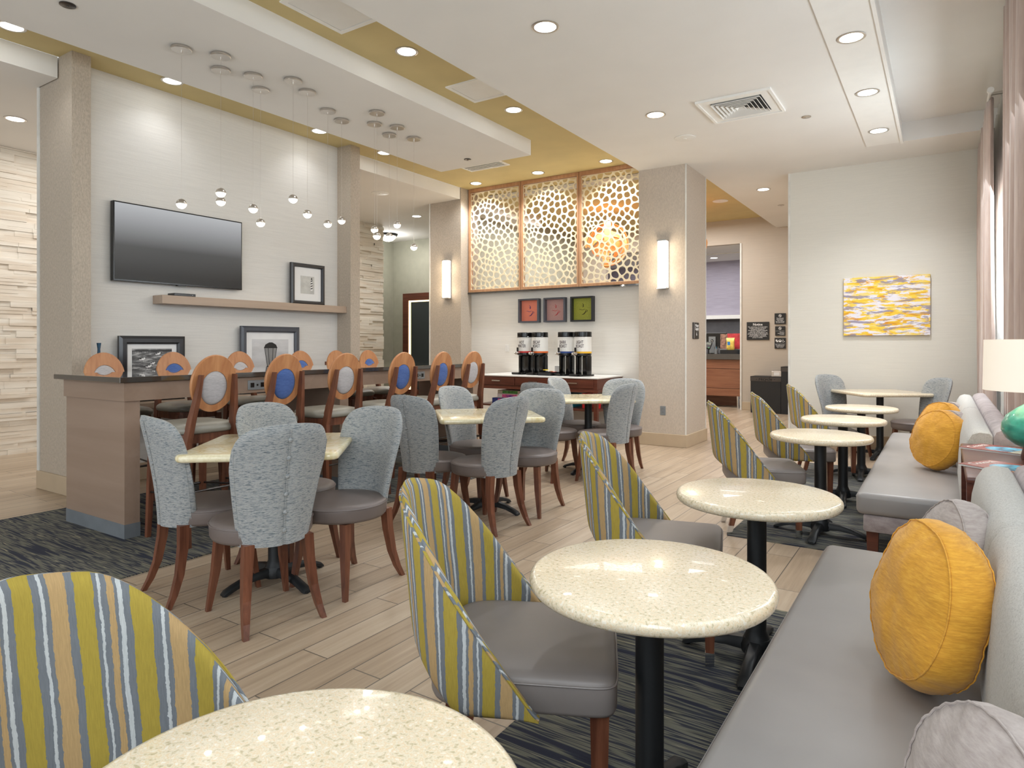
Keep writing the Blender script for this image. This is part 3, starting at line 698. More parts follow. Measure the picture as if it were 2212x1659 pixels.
tag(obj('bud_vase', lathe([(0, 0), (.045, 0), (.06, .06), (.058, .14), (.03, .26), (.014, .38), (.011, .50), (.018, .555), (.014, .555), (.008, .50), (.008, .3), (0, .3)], 24), plain('blue_vase', '1d4a66', .2), None, True), 'slim dark blue bud vase behind the first far stool', 'vase')
bpy.data.objects['bud_vase'].location = (-6.26, 2.86, .75)

# ------------------------------------------------------------------ bar table
t = thing('bar_table', 'long tall communal bar table with black stone top', 'bar table', (-4.93, 4.2, 0))
obj('table_top', bx(-.49, .46, -2.03, 2.02, 1.04, 1.076, bev=.002, seg=1), M['bar_top'], t)
bm = B(); box(bm, .39, .43, -1.99, 1.98, .915, 1.04); box(bm, -.43, -.39, -1.99, 1.98, .915, 1.04); box(bm, -.39, .39, -1.99, -1.95, .915, 1.04); box(bm, -.39, .39, 1.94, 1.98, .915, 1.04)
ap = obj('apron', bm, M['bar_wood'], t)
for y in (-1.98, -.13, 1.86):
    obj('end_panel', bx(-.41, .415, y, y+.10, .10, .915), M['bar_wood'], t); obj('toe_kick', bx(-.412, .417, y-.002, y+.102, 0, .10), M['toe'], t)
def outlet(parent, x, y, z, w, h, m, holes):
    o = obj('outlet_plate', bx(x, x+.006, y-w/2, y+w/2, z-h/2, z+h/2, bev=.002, seg=1), m, parent)
    for (a, b, c, d) in holes: obj('socket', bx(x+.006, x+.0075, y+a-c/2, y+a+c/2, z+b-d/2, z+b+d/2), M['black_plastic'], o)
outlet(t, .43, -.99, .975, .165, .075, M['grey_plate'], ((-.045, 0, .032, .035), (0, 0, .014, .014), (.045, 0, .032, .035)))
outlet(t, .43, .92, .975, .155, .075, M['grey_plate'], ((-.04, 0, .032, .035), (0, 0, .014, .014), (.04, 0, .032, .035)))
outlet(t, .43, .79, .975, .07, .08, M['ivory'], ())

# ------------------------------------------------------------------ bar stools
def make_stool(ins):
    t = thing('bar_stool', '', 'bar stool', (0, 0, 0), 0, 'oval back bar stools around the bar table')
    # seat cushion: rounded square, domed
    rings = []
    for s, z in ((.93, .705), (1.0, .715), (1.01, .735), (.98, .75), (.90, .765), (.7, .775), (.35, .78)):
        rings.append([(x*s, y*s, z) for x, y in rrect(.215, .215, .12, 6)])
    obj('seat_cushion', loft(B(), rings), M['vinyl_stool'], t, True, 1.2)
    bm = B(); rings = []
    loft(bm, [[(x*1.0, y*1.0, z) for x, y in rrect(.19, .19, .06, 4)] for z in (.645, .705)]); obj('seat_frame', bm, M['cherry'], t, True)
    for sy in (-1, 1):
        bm = B(); sq_leg(bm, [(.185, sy*.175, .68), (.20, sy*.185, .35), (.215, sy*.195, 0)], (.02, .018, .014)); obj('leg', bm, M['cherry'], t)
        bm = B()
        P = [(-.245, sy*.185, 0), (-.215, sy*.178, .35), (-.20, sy*.165, .66), (-.222, sy*.148, .80), (-.255, sy*.13, .95), (-.28, sy*.118, 1.09)]
        Wd = (.016, .019, .024, .022, .018, .013)
        loft(bm, [[(p[0]+a*w*1.25, p[1]+b*w*.75, p[2]) for a, b in ((-1, -1), (1, -1), (1, 1), (-1, 1))] for p, w in zip(P, Wd)]); obj('leg', bm, M['cherry'], t)
    bm = B(); tube(bm, [(.205, -.19, .30), (.205, .19, .30)], .009); tube(bm, [(-.22, -.18, .34), (.205, -.19, .30)], .007); tube(bm, [(-.22, .18, .34), (.205, .19, .30)], .007); tube(bm, [(-.22, -.18, .34), (-.22, .18, .34)], .007)
    obj('footrest', bm, M['darksteel'], t)
    # oval back: tilted plate with an elliptical hole filled by upholstery
    til = Matrix.Rotation(math.radians(-9), 4, 'Y'); n = 40
    def ov(ry, rz, cz, x): return [til @ Vector((x+.0*y, ry*math.cos(2*PI*i/n), cz+rz*math.sin(2*PI*i/n))) + Vector((-.225, 0, 1.03)) for i in range(n) for y in (0,)]
    bm = B(); loft(bm, [ov(.157, .187, 0, .012), ov(.160, .190, 0, .006), ov(.160, .190, 0, -.006), ov(.157, .187, 0, -.012), ov(.094, .113, -.03, -.012), ov(.094, .113, -.03, .012), ov(.157, .187, 0, .012)], cap=False)
    obj('backrest', bm, M['oak'], t, True)
    bm = B(); loft(bm, [ov(.045, .053, -.03, .022), ov(.078, .096, -.03, .018), ov(.092, .111, -.03, .010), ov(.092, .111, -.03, -.010), ov(.078, .096, -.03, -.018), ov(.045, .053, -.03, -.022)])
    obj('back_upholstery', bm, ins, t, True, 1.2)
    return t
st_b = make_stool(M['blue_fab']); st_g = make_stool(M['grey_fab'])
near = [(2.53, 'g', 'grey-backed bar stool nearest the closed end panel of the bar'), (3.08, 'b', 'blue-backed stool behind the first square table, beside a power outlet plate'), (3.67, 'g', 'grey-backed stool between two blue ones, at the middle bar panel'),
        (4.33, 'b', 'blue-backed stool beside the ivory switch plate on the bar'), (4.86, 'b', 'blue-backed stool between the second outlet and the last grey stool'), (5.36, 'g', 'grey-backed stool at the far end of the bar next to the coffee console')]
far = [(2.72, 'g', 'grey-backed stool facing us across the bar, in front of the blue bud vase'), (3.31, 'b', 'blue-backed stool across the bar, in front of the gulls picture'), (3.99, 'g', 'grey-backed stool across the bar, left of the street lamp picture'),
       (4.73, 'b', 'blue-backed stool across the bar, right of the street lamp picture'), (5.25, 'g', 'grey-backed stool across the bar, in front of the second dark pillar'), (5.75, 'b', 'blue-backed stool across the bar, in front of the pale stone wall')]
used = {'g': False, 'b': False}
for rows, x, rz in ((near, -4.23, PI), (far, -5.63, 0)):
    for y, k, lab in rows:
        src = st_b if k == 'b' else st_g; lab = 'wooden oval '+lab if False else lab
        if not used[k]: src.location = (x, y, .006); src.rotation_euler = (0, 0, rz); src['label'] = lab; used[k] = True
        else: dup(src, (x, y, .006), rz+rnd.uniform(-.05, .05), lab)

# ------------------------------------------------------------------ tables
def pedestal(t, zt, r=.28, rot=0):
    obj('column', lathe([(.052, .085), (.045, .10), (.0375, .12), (.0375, zt-.02)], 24), M['black_metal'], t, True)
    obj('mounting_plate', lathe([(0, zt-.02), (.12, zt-.02), (.14, zt-.006), (.14, zt), (0, zt)], 20), M['black_metal'], t)
    obj('hub', lathe([(0, .03), (.06, .03), (.065, .06), (.052, .088), (0, .088)], 20), M['black_metal'], t, True)
    for k in range(4):
        a = rot+k*PI/2; bm = B(); rings = []
        for s, zc, w, h in ((.04, .058, .030, .026), (.12, .058, .026, .020), (.19, .048, .024, .016), (.25, .030, .024, .015), (.285, .018, .026, .013), (.30, .010, .020, .007)):
            rings.append([(s*math.cos(a)-q*math.sin(a), s*math.sin(a)+q*math.cos(a), zc+v) for q, v in ((-w, -h*.8), (w, -h*.8), (w, h*.4), (w*.6, h), (-w*.6, h), (-w, h*.4))])
        f = obj('foot', loft(bm, rings), M['black_metal'], t, True, .8)
        obj('glide', lathe([(0, 0), (.014, 0), (.014, .012), (0, .012)], 10, cx=.285*math.cos(a), cy=.285*math.sin(a)), M['black_plastic'], f)
def edge_top(outline, z0, z1, m, t, e=.018):
    bm = B(); rings = []
    cx = sum(p[0] for p in outline)/len(outline); cy = sum(p[1] for p in outline)/len(outline)
    h = (z1-z0)/2; zc = (z0+z1)/2
    def inset(d): return [(x*(1-d/math.hypot(x, y)), y*(1-d/math.hypot(x, y))) for x, y in outline]
    for q in (-90, -60, -30, 0, 30, 60, 90):
        a = math.radians(q); d = e*(1-math.cos(a)); rings.append([(x, y, zc+h*math.sin(a)) for x, y in inset(d)])
    return obj('table_top', loft(bm, rings), m, t, True, .7)
def round_table(x, y, lab, rot):
    t = thing('round_table', lab, 'table', (x, y, .006), 0, 'round cream stone tables along the banquettes')
    edge_top([(.32*math.cos(2*PI*i/64), .32*math.sin(2*PI*i/64)) for i in range(64)], .637, .677, M['stone'], t); pedestal(t, .637, rot=rot)
    return t
rt = round_table(-.715, .555, 'closest round cream stone table, cut off by the bottom edge', .1)
for x, y, lab in ((-.655, 1.665, 'large round cream stone table in front of the first grey bench, second in the row'), (-.640, 2.80, 'round cream stone table at the far end of the first bench, third in the row'),
                  (-.70, 4.88, 'round cream stone table in front of the second bench, fourth in the row'), (-.695, 6.03, 'round cream stone table in the middle of the second bench, fifth in the row'), (-.672, 7.22, 'smallest looking round cream table, last before the far square table')):
    dup(rt, (x, y, .006), rnd.uniform(-.15, .1), lab)
def square_table(x, y, rz, lab, hs=.39):
    t = thing('square_table', lab, 'table', (x, y, 0), rz, 'square ivory stone tables')
    edge_top(rrect(hs, hs, .045, 5), .718, .755, M['swirl'], t, .016); pedestal(t, .718, rot=PI/4)
    return t
sqt = square_table(-3.05, 2.29, math.radians(40), 'square ivory swirled stone table nearest the bar end, with four grey chairs')
dup(sqt, (-2.98, 4.18, 0), math.radians(43), 'square ivory stone table in the middle of the room, four grey chairs round it')
dup(sqt, (-3.04, 6.05, 0), math.radians(40), 'square ivory stone table in front of the coffee console')
dup(sqt, (-.61, 8.60, 0), math.radians(34), 'square cream stone table by the wall under the abstract painting', swap={'table_top': M['stone']})

# ------------------------------------------------------------------ grey tweed dining chairs (local +x is the front)
def make_tweed():
    t = thing('dining_chair', '', 'chair', (0, 0, 0), 0, 'grey tweed dining chairs')
    obj('seat', lathe([(0, .37), (.19, .37), (.225, .38), (.234, .395), (.236, .44), (.236, .448), (.230, .46), (.20, .468), (.12, .475), (0, .478)], 48), M['vinyl'], t, True, 1.0)
    bm = B(); tube(bm, [(.2365*math.cos(2*PI*i/48), .2365*math.sin(2*PI*i/48), .449) for i in range(48)], .003, 6, True); obj('seat_piping', bm, M['vinyl'], t, True)
    # back shell, curved in plan, superelliptic outline
    nu, nv = 28, 22; z0, z1 = .375, .934
    def pt(u, v, off):   # u -1..1, v 0..1
        z = z0+(z1-z0)*v
        hw = .163+.076*(v**1.0)
        # rounded top corners and slightly drawn-in base
        top = z1-.030*u*u-.075*abs(u)**7; bot = z0+.0
        zz = bot+(top-bot)*v
        y = hw*u*(1-.07*max(0, v-.8)/.2*abs(u)**3)
        x = -.235+.10*(abs(u)**2.1)-.085*v**1.6
        nx, ny = -1, 0; sl = .21*abs(u)**1.1*(1 if u > 0 else -1)/.2; L = math.hypot(1, sl); nx, ny = -1/L, sl/L
        return Vector((x+nx*off, y+ny*off, zz))
    bm = B(); T = .022; outer = []; inner = []
    for j in range(nv+1):
        v = j/nv; tv = T*min(1, math.sqrt(max(0, 1-max(0, (v-.9)/.1)**2*.9)))
        rowo = []; rowi = []
        for i in range(nu+1):
            u = -1+2*i/nu; tu = tv*math.sqrt(max(.05, 1-abs(u)**8)); d = .004*math.exp(-(u/.05)**2) if False else 0
            rowo.append(bm.verts.new(pt(u, v, tu-.009*math.exp(-(u/.06)**2)))); rowi.append(bm.verts.new(pt(u, v, -tu)))
        outer.append(rowo); inner.append(rowi)
    for j in range(nv):
        for i in range(nu):
            bm.faces.new((outer[j][i], outer[j][i+1], outer[j+1][i+1], outer[j+1][i])); bm.faces.new((inner[j][i], inner[j+1][i], inner[j+1][i+1], inner[j][i+1]))
    for i in range(nu):
        bm.faces.new((outer[0][i], inner[0][i], inner[0][i+1], outer[0][i+1])); bm.faces.new((outer[nv][i], outer[nv][i+1], inner[nv][i+1], inner[nv][i]))
    for j in range(nv):
        bm.faces.new((outer[j][0], outer[j+1][0], inner[j+1][0], inner[j][0])); bm.faces.new((outer[j][nu], inner[j][nu], inner[j+1][nu], outer[j+1][nu]))
    bk = obj('backrest', bm, M['tweed'], t, True, 1.3)
    bm = B()
    tube(bm, [pt(0, v/16*.94+.02, T-.004) for v in range(17)], .0022, 6); obj('center_seam', bm, M['tweed'], bk)
    for sgn in (-1, 1):
        bm = B(); tube(bm, [pt(sgn*.925, v/16*.93+.01, T*.66) for v in range(17)], .0022, 6); obj('edge_piping', bm, M['tweed'], bk)
    for k in range(6):
        p = pt(0, .12+.15*k, T-.003); bm = B(); bmesh.ops.create_uvsphere(bm, u_segments=12, v_segments=8, radius=.0105); bmesh.ops.scale(bm, vec=(.6, 1, 1), verts=bm.verts); bmesh.ops.translate(bm, verts=bm.verts, vec=p); obj('button', bm, M['tweed'], bk, True)
    for sy in (-1, 1):
        bm = B(); sq_leg(bm, [(.13, sy*.155, .375), (.145, sy*.168, .2), (.17, sy*.195, 0)], (.021, .018, .011)); obj('leg', bm, M['cherry'], t)
        bm = B(); sq_leg(bm, [(-.19, sy*.14, .39), (-.195, sy*.148, .28), (-.215, sy*.16, .15), (-.245, sy*.172, .06), (-.275, sy*.183, 0)], (.023, .021, .018, .015, .012)); obj('leg', bm, M['cherry'], t)
    return t
tw = make_tweed(); first = True
R_ = math.radians
chairs = [(-2.765, 2.0, 166, 'grey tweed chair with buttoned back towards us at the nearest square table'), (-2.71, 2.46, -88, 'grey tweed chair with round seat in view at the nearest square table, beside the aisle'),
 (-3.275, 2.055, 79, 'dark-looking grey tweed chair beside the bar end panel at the nearest square table'), (-3.22, 2.55, 5, 'grey tweed chair across the nearest square table, facing us before the bar stools'),
 (-2.765, 3.84, 173, 'grey tweed chair with buttoned back towards us at the middle square table'), (-2.712, 4.341, -86, 'grey tweed chair at the middle square table on the aisle side, inner back in view'),
 (-3.17, 3.78, 85, 'grey tweed chair at the bar side of the middle square table, plain back towards us'), (-3.27, 4.45, 0, 'pale-lit grey tweed chair facing us across the middle square table'),
 (-2.716, 5.71, 175, 'grey tweed chair with buttoned back turned away at the table before the coffee console'), (-2.76, 6.17, -80, 'grey tweed chair beside the lit pillar at the table before the coffee console'),
 (-3.2, 5.60, 85, 'dark-looking grey tweed chair, mostly hidden, at the table before the coffee console'), (-3.25, 6.24, 3, 'pale-lit grey tweed chair right in front of the coffee console'),
 (-.95, 8.50, -35, 'grey tweed chair at the far wall table, under the painting\'s lobby side'), (-.25, 8.30, 214, 'grey tweed chair at the far wall table, next to the banquette and curtains')]
for x, y, a, lab in chairs:
    if first: tw.location = (x, y, 0); tw.rotation_euler = (0, 0, R_(a)); tw['label'] = lab; first = False
    else: dup(tw, (x, y, 0), R_(a), lab)

# ------------------------------------------------------------------ striped barrel chairs
def make_striped():
    t = thing('barrel_chair', '', 'chair', (0, 0, 0), 0, 'striped barrel back chairs along the round tables')
    ol = []
    for i in range(96):
        a = 2*PI*i/96; c, s = math.cos(a), math.sin(a)
        ex = .16 if c > 0 else .42
        x = .25*abs(c)**ex*(1 if c > 0 else -1); y = .245*abs(s)**(.18 if c > 0 else .5)*(1 if s > 0 else -1); ol.append((x, y))
    rings = []
    for s, z in ((.94, .362), (.985, .366), (1, .376), (1, .435), (.99, .448), (.96, .457), (.86, .463), (.5, .468)):
        rings.append([(x*s, y*s, z) for x, y in ol])
    obj('seat', loft(B(), rings), M['vinyl_grey'], t, True, 1.0)
    bm = B(); tube(bm, [(x*1.002, y*1.002, .44) for x, y in ol], .0028, 6, True); obj('seat_piping', bm, M['vinyl_grey'], t, True)
    # shell: U-shaped plan cut by two sloping planes
    n, m = 72, 20
    def plan(s):      # s -1..1 ; arc from front-left tip round the rear to front-right tip
        a = s*PI*.5
        if abs(s) <= .72:
            q = s/.72*PI/2; return Vector((-.10-.215*math.cos(q), .282*math.sin(q), 0))
        k = (abs(s)-.72)/.28; return Vector((-.10+.16*k, (.282+.0*k)*(1 if s > 0 else -1), 0))
    pts = [plan(-1+2*i/n) for i in range(n+1)]
    arc = [0]
    for a, b in zip(pts, pts[1:]): arc.append(arc[-1]+(b-a).length)
    def zt(p): return min(.915, max(.374, (.452-1.38*p.x)+max(0, -p.x-.1)*.15-.03*math.exp(-((p.x+.315)/.03)**2)))
    def zb(p): return max(.372, .262-.72*p.x)
    bm = B(); uvl = bm.loops.layers.uv.new('UVMap'); uvd = {}
    T = .014; O = []; I = []
    for i, p in enumerate(pts):
        d = (pts[min(i+1, n)]-pts[max(i-1, 0)]).normalized(); nr = Vector((d.y, -d.x, 0))
        if nr.dot(p-Vector((-.05, 0, 0))) < 0: nr = -nr
        a, b = zb(p), max(zt(p), zb(p)+.004); ro = []; ri = []
        for j in range(m+1):
            v = j/m; z = a+(b-a)*v; lean = -.115*(z-.55)*max(0, -p.x-.1)/.215
            e = T*math.sqrt(max(.08, 1-(2*v-1)**10))
            q = Vector((p.x+lean, p.y*(1-.10*max(0, z-.55)), z))
            vo = bm.verts.new(q+nr*e); vi = bm.verts.new(q-nr*e); uvd[vo] = (arc[i], z); uvd[vi] = (arc[i]+.03, z); ro.append(vo); ri.append(vi)
        O.append(ro); I.append(ri)
    for i in range(n):
        for j in range(m):
            bm.faces.new((O[i][j], O[i+1][j], O[i+1][j+1], O[i][j+1])); bm.faces.new((I[i][j], I[i][j+1], I[i+1][j+1], I[i+1][j]))
        bm.faces.new((O[i][0], I[i][0], I[i+1][0], O[i+1][0])); bm.faces.new((O[i][m], O[i+1][m], I[i+1][m], I[i][m]))
    for i in (0, n):
        for j in range(m): bm.faces.new((O[i][j], O[i][j+1], I[i][j+1], I[i][j]))
    for f in bm.faces:
        for l in f.loops: l[uvl].uv = uvd[l.vert]
    top = [(O[i][m].co+I[i][m].co)/2 for i in range(n+1)]; topo = [O[i][m-1].co.copy()+Vector((0, 0, .004)) for i in range(n+1)]; arcs = list(arc)
    bk = obj('back_shell', bm, M['stripe'], t, True, 1.2)
    def piping(line, nm):
        bm = B(); uvl = bm.loops.layers.uv.new('UVMap'); tube(bm, line, .004, 6)
        for f in bm.faces:
            for l in f.loops: l[uvl].uv = (l.vert.co.z*.5+l.vert.co.y, l.vert.co.z)
        obj(nm, bm, M['stripe'], bk, True)
    piping(topo, 'edge_piping')
    for sx_, sy in ((1, -1), (1, 1), (-1, -1), (-1, 1)):
        x, y = (.205, .19) if sx_ > 0 else (-.17, .16)
        bm = B()
        if sx_ > 0: P = [(x, sy*y, .365), (x, sy*y, .18), (x, sy*y, .055)]; Wd = (.024, .020, .0165)
        else: P = [(x, sy*y, .365), (x-.015, sy*y, .2), (x-.05, sy*y, .055)]; Wd = (.024, .020, .0165)
        sq_leg(bm, P, Wd); lg = obj('leg', bm, M['cherry'], t)
        e = P[-1]; bm = B(); sq_leg(bm, [(e[0], e[1], .055), (e[0]-(0 if sx_ > 0 else .015), e[1], 0)], (.018, .0165)); obj('ferrule', bm, M['chrome'], lg)
    return t
sc_ = make_striped(); first = True
for x, y, a, lab in ((-.985, .565, 20, 'striped mustard and grey barrel chair closest to us, cut off at the bottom corner'), (-.995, 1.596, 25.5, 'whole striped mustard barrel chair at the second round table, seat in full view'),
  (-1.03, 2.766, 15, 'striped mustard barrel chair at the third round table, near the aisle tables'), (-1.065, 4.79, 22, 'striped mustard barrel chair at the fourth round table, first beyond the carpet gap'),
  (-1.01, 5.82, 20, 'striped mustard barrel chair at the fifth round table, in front of the recycling bin'), (-.98, 7.18, 19, 'smallest-looking striped mustard barrel chair, last before the grey wall chair')):
    if first: sc_.location = (x, y, .006); sc_.rotation_euler = (0, 0, R_(a)); sc_['label'] = lab; first = False
    else: dup(sc_, (x, y, .006), R_(a), lab)

# ------------------------------------------------------------------ banquettes
def banquette(y0, y1, lab, seams, near_throw=False):
    t = thing('banquette', lab, 'bench', (0, (y0+y1)/2, 0)); h = (y1-y0)/2
    obj('base', bx(-.37, .30, -h+.02, h-.02, .26, .355, bev=.01), M['velvet'], t, True)
    obj('seat_cushion', bx(-.405, .14, -h, h, .355, .475, bev=.03, seg=4), M['vinyl_bench'], t, True, 1.0)
    bm = B(); tube(bm, [(-.405, -h+.03, .448), (-.405, h-.03, .448)], .0035, 6); obj('seat_piping', bm, M['vinyl_bench'], t)
    prof = [(.09, .40), (.07, .50), (.075, .62), (.085, .74), (.098, .80), (.12, .838), (.15, .85), (.192, .846), (.205, .83), (.205, .40)]
    ys = [-h]+[s-(y0+y1)/2 for s in seams]+[h]
    for a, b in zip(ys, ys[1:]):
        bm = B(); rings = []
        for y, k in ((a+.002, .94), (a+.012, .985), (a+.04, 1), (b-.04, 1), (b-.012, .985), (b-.002, .94)):
            rings.append([(.15+(px-.15)*(k if px < .15 else 1), y, .45+(pz-.45)*(1 if pz < .5 else (.98+.02*(k-.94)/.06))) for px, pz in prof])
        obj('back_cushion', loft(bm, rings), M['tweed_light'], t, True, 1.0)
    prof2 = [(.208, .26), (.208, .82), (.22, .848), (.25, .862), (.29, .862), (.305, .85), (.315, .82), (.315, .26)]
    bm = B(); loft(bm, [[(px, y, pz) for px, pz in prof2] for y in (-h, h)]); obj('back_panel', bm, M['velvet'], t, True, .9)
    n = max(2, int((y1-y0)/1.5)+1)
    for i in range(n):
        y = -h+.10+(2*h-.2)*i/(n-1)
        for x in (-.33, .26): bm = B(); sq_leg(bm, [(x, y, .26), (x, y, 0)], (.03, .022)); obj('leg', bm, M['cherry_dark'], t)
    return t
banquette(-1.6, 2.96, 'long near banquette with grey vinyl seat and pale tweed back', (.2, 2.02)).location.z = .0
banquette(4.06, 7.05, 'far banquette with grey vinyl seat beyond the lamp table', (5.6,))
for b_ in [o for o in bpy.data.objects if o.name.startswith('banquette')]: b_.location.z = .004

def pillow(c, axis, R, T, m, lab, seed, roll=0, zip_=False):
    ax = Vector(axis).normalized(); q = Vector((0, 0, 1)).rotation_difference(ax).to_matrix().to_4x4()
    t = bpy.data.objects.new('round_pillow', None); COL.objects.link(t); t.location = c; tag(t, lab, 'pillow', 'round throw pillows on the banquettes')
    prof = []
    for i in range(13): a = i/12; prof.append((R*.93*a, T*.5*(.52+.48*(1-a**2.2))))
    pf = [(r, -z) for r, z in prof]+[(R*.965, -T*.235), (R*1.0, -T*.13), (R*1.012, 0), (R*1.0, T*.13), (R*.965, T*.235)]+prof[::-1]
    bm = lathe(pf, 120)
    def disp(co):
        k = noise.noise(Vector((co.x*9+seed, co.y*9, co.z*6)))*.012+noise.noise(Vector((co.x*25, co.y*25+seed, co.z*18)))*.004
        rr = math.hypot(co.x, co.y)
        if rr > R*.8:
            an = math.atan2(co.y, co.x); k += .0011*math.sin(an*38+seed)*(1 if abs(co.z) > T*.2 else .3)
        n_ = Vector((co.x, co.y, co.z*2.5)).normalized() if co.length > 1e-4 else Vector((0, 0, 1)); return co+n_*k
    for v in bm.verts: v.co = disp(v.co.copy())
    mt = q @ Matrix.Rotation(roll, 4, 'Z'); bmesh.ops.transform(bm, matrix=mt, verts=bm.verts)
    mn = min(v.co.z for v in bm.verts); bmesh.ops.translate(bm, verts=bm.verts, vec=(0, 0, -mn)); 
    obj('cover', bm, m, t, True, 1.3)
    for sg in (-1, 1):
        bm = B(); tube(bm, [disp(Vector((R*.951*math.cos(2*PI*i/120), R*.951*math.sin(2*PI*i/120), sg*T*.262))) for i in range(120)], .0019, 6, True)
        bmesh.ops.transform(bm, matrix=mt, verts=bm.verts); bmesh.ops.translate(bm, verts=bm.verts, vec=(0, 0, -mn)); obj('piping', bm, m, t, True)
    if zip_:
        bm = B(); tube(bm, [(R*1.03*math.cos(a), R*1.03*math.sin(a), 0) for a in [zip_+.05*i for i in range(12)]], .006, 6)
        bmesh.ops.transform(bm, matrix=mt, verts=bm.verts); bmesh.ops.translate(bm, verts=bm.verts, vec=(0, 0, -mn)); obj('zipper', bm, M['black_matte'], t)
    return t
SZ = .482
pillow((-.035, 1.84, SZ), (-.88, -.40, .24), .192, .165, M['yellow'], 'big round mustard velvet pillow leaning on the near banquette', 1.3)
pillow((.01, 2.26, SZ), (-.9, -.32, .26), .178, .14, M['mauve'], 'round mauve pillow behind the big mustard one on the near banquette', 4.1)
pillow((.055, 1.03, SZ), (-.84, -.42, .30), .165, .17, M['mauve'], 'round mauve pillow cut off at the bottom right corner', 7.7)
pillow((-.03, 5.05, SZ), (-.74, -.62, .26), .192, .18, M['yellow'], 'round mustard pillow in front on the far banquette by the lamp table', 2.2)
pillow((.015, 5.40, SZ), (-.75, -.6, .35), .185, .16, M['mauve'], 'round mauve pillow tucked between the two far mustard pillows', 5.9)
pillow((-.03, 5.85, SZ), (-.74, -.62, .3), .19, .17, M['yellow'], 'second round mustard pillow on the far banquette, behind the first', 3.4)
pillow((.01, 6.20, SZ), (-.6, -.7, .35), .185, .14, M['mauve'], 'last round mauve pillow at the far end of the far banquette', 8.8)

# ------------------------------------------------------------------ lamp table, lamp, magazines
t = thing('side_table', 'square mahogany side table between the two banquettes', 'side table', (.315, 3.54, 0))
obj('table_top', bx(-.245, .245, -.51, .51, .762, .79, bev=.01), M['cherry_dark'], t, True)
obj('apron', bx(-.22, .22, -.47, .47, .69, .762), M['cherry_dark'], t)
for x in (-.22, .22):
    for y in (-.47, .47): bm = B(); sq_leg(bm, [(x, y, .765), (x, y, 0)], (.022, .018)); obj('leg', bm, M['cherry_dark'], t)
obj('lower_shelf', bx(-.23, .23, -.46, .46, .2, .22), M['cherry_dark'], t)
t = thing('table_lamp', 'teal ceramic table lamp with linen drum shade', 'table lamp', (.345, 3.63, .79))
obj('foot', lathe([(0, 0), (.062, 0), (.064, .012), (.056, .05), (0, .05)], 32), M['brown_foot'], t, True)
obj('body', lathe([(.05, .05), (.085, .062), (.118, .09), (.134, .125), (.132, .155), (.115, .19), (.08, .22), (.045, .245), (.028, .27), (.025, .285), (.02, .29)], 48), M['teal'], t, True, 1.2)
obj('stem', lathe([(.012, .285), (.010, .50), (0, .505)], 12), plain('brass', 'b98d3c', .3, 1), t)
sh = obj('lamp_shade', lathe([(.20, .30), (.196, .522), (.193, .522), (.197, .30)], 48), M['shade'], t, True)
for o_ in (sh,):
    bmx = bmesh.new(); bmx.from_mesh(o_.data)
    dele = [f for f in bmx.faces if len(f.verts) > 4]; bmesh.ops.delete(bmx, geom=dele, context='FACES'); bmx.to_mesh(o_.data); bmx.free()
bm = B(); tube(bm, [(0, 0, .50), (.19, 0, .515)], .003, 6); tube(bm, [(0, 0, .50), (-.1, .165, .515)], .003, 6); tube(bm, [(0, 0, .50), (-.1, -.165, .515)], .003, 6); obj('shade_spider', bm, M['nickel'], t)
l = bpy.data.lights.new('lamp_bulb', 'POINT'); l.energy = 3; l.color = (1, .85, .65); l.shadow_soft_size = .04; lo = bpy.data.objects.new('lamp_bulb', l); COL.objects.link(lo); lo.location = (.345, 3.63, 1.2)
magm = N('magazine_pages'); magm.base('dedcd8'); magm.rm(.5)
red = plain('magazine_red', '9c4b44', .25); sky = plain('magazine_sky', '4b8fc4', .25, var=.5, vs=30); pale = plain('magazine_pale', 'c9cbb8', .25, var=.15, vs=30)
def magazine(x, y, rz, lab):
    t = thing('magazine', lab, 'magazine', (x, y, .79), rz, 'magazines on the lamp table')
    obj('pages', bx(-.10, .10, -.135, .135, 0, .007), magm.m, t); obj('cover', bx(-.102, .102, -.137, .137, .007, .0085), red, t)
    bm = B(); prism(bm, [(.08*math.cos(a)*.95, -.02+.085*math.sin(a)) for a in [2*PI*i/28 for i in range(28)]], .0085, .009); obj('cover_photo', bm, sky, t)
    obj('cover_strip', bx(-.102, .102, -.137, -.07, .0085, .0092), pale, t)
    text('Coastal', 'cover_title', .05, M['white_plastic'], t, (0, .105, .009), 0, .0006, flat=True)
magazine(.23, 3.86, R_(62), 'red covered magazine lying flat in front of the teal lamp, farther of two')
magazine(.22, 3.30, R_(55), 'red covered magazine half hidden by the near bench back')

# ------------------------------------------------------------------ curtains
def drape(x, y0, y1, z0, z1, amp, n, m, name, lab, cat='curtain', flare=0, grp=None, seed=0, rod=True):
    t = thing(name, lab, cat, (x, (y0+y1)/2, 0), 0, grp)
    bm = B(); L = y1-y0; nu = n*10; nv = 14; rows = []
    r = random.Random(seed); ph = [r.uniform(0, 6) for _ in range(4)]
    for j in range(nv+1):
        v = j/nv; z = z0+(z1-z0)*v; row = []
        for i in range(nu+1):
            u = i/nu; y = -L/2+L*u; a = 2*PI*n*u+ph[0]+.5*math.sin(3*u*PI+ph[1])
            k = amp*(1-.35*v)*(math.sin(a)+.25*math.sin(2.3*a+ph[2])); k += .02*math.sin(u*7+v*3+ph[3])*(1-v)
            row.append(bm.verts.new((k-flare*(1-v), y, z)))
        rows.append(row)
    for j in range(nv):
        for i in range(nu): bm.faces.new((rows[j][i], rows[j][i+1], rows[j+1][i+1], rows[j+1][i]))
    o = obj('fabric', bm, m, t, True, 2.5); s = o.modifiers.new('thickness', 'SOLIDIFY'); s.thickness = .003
    return t
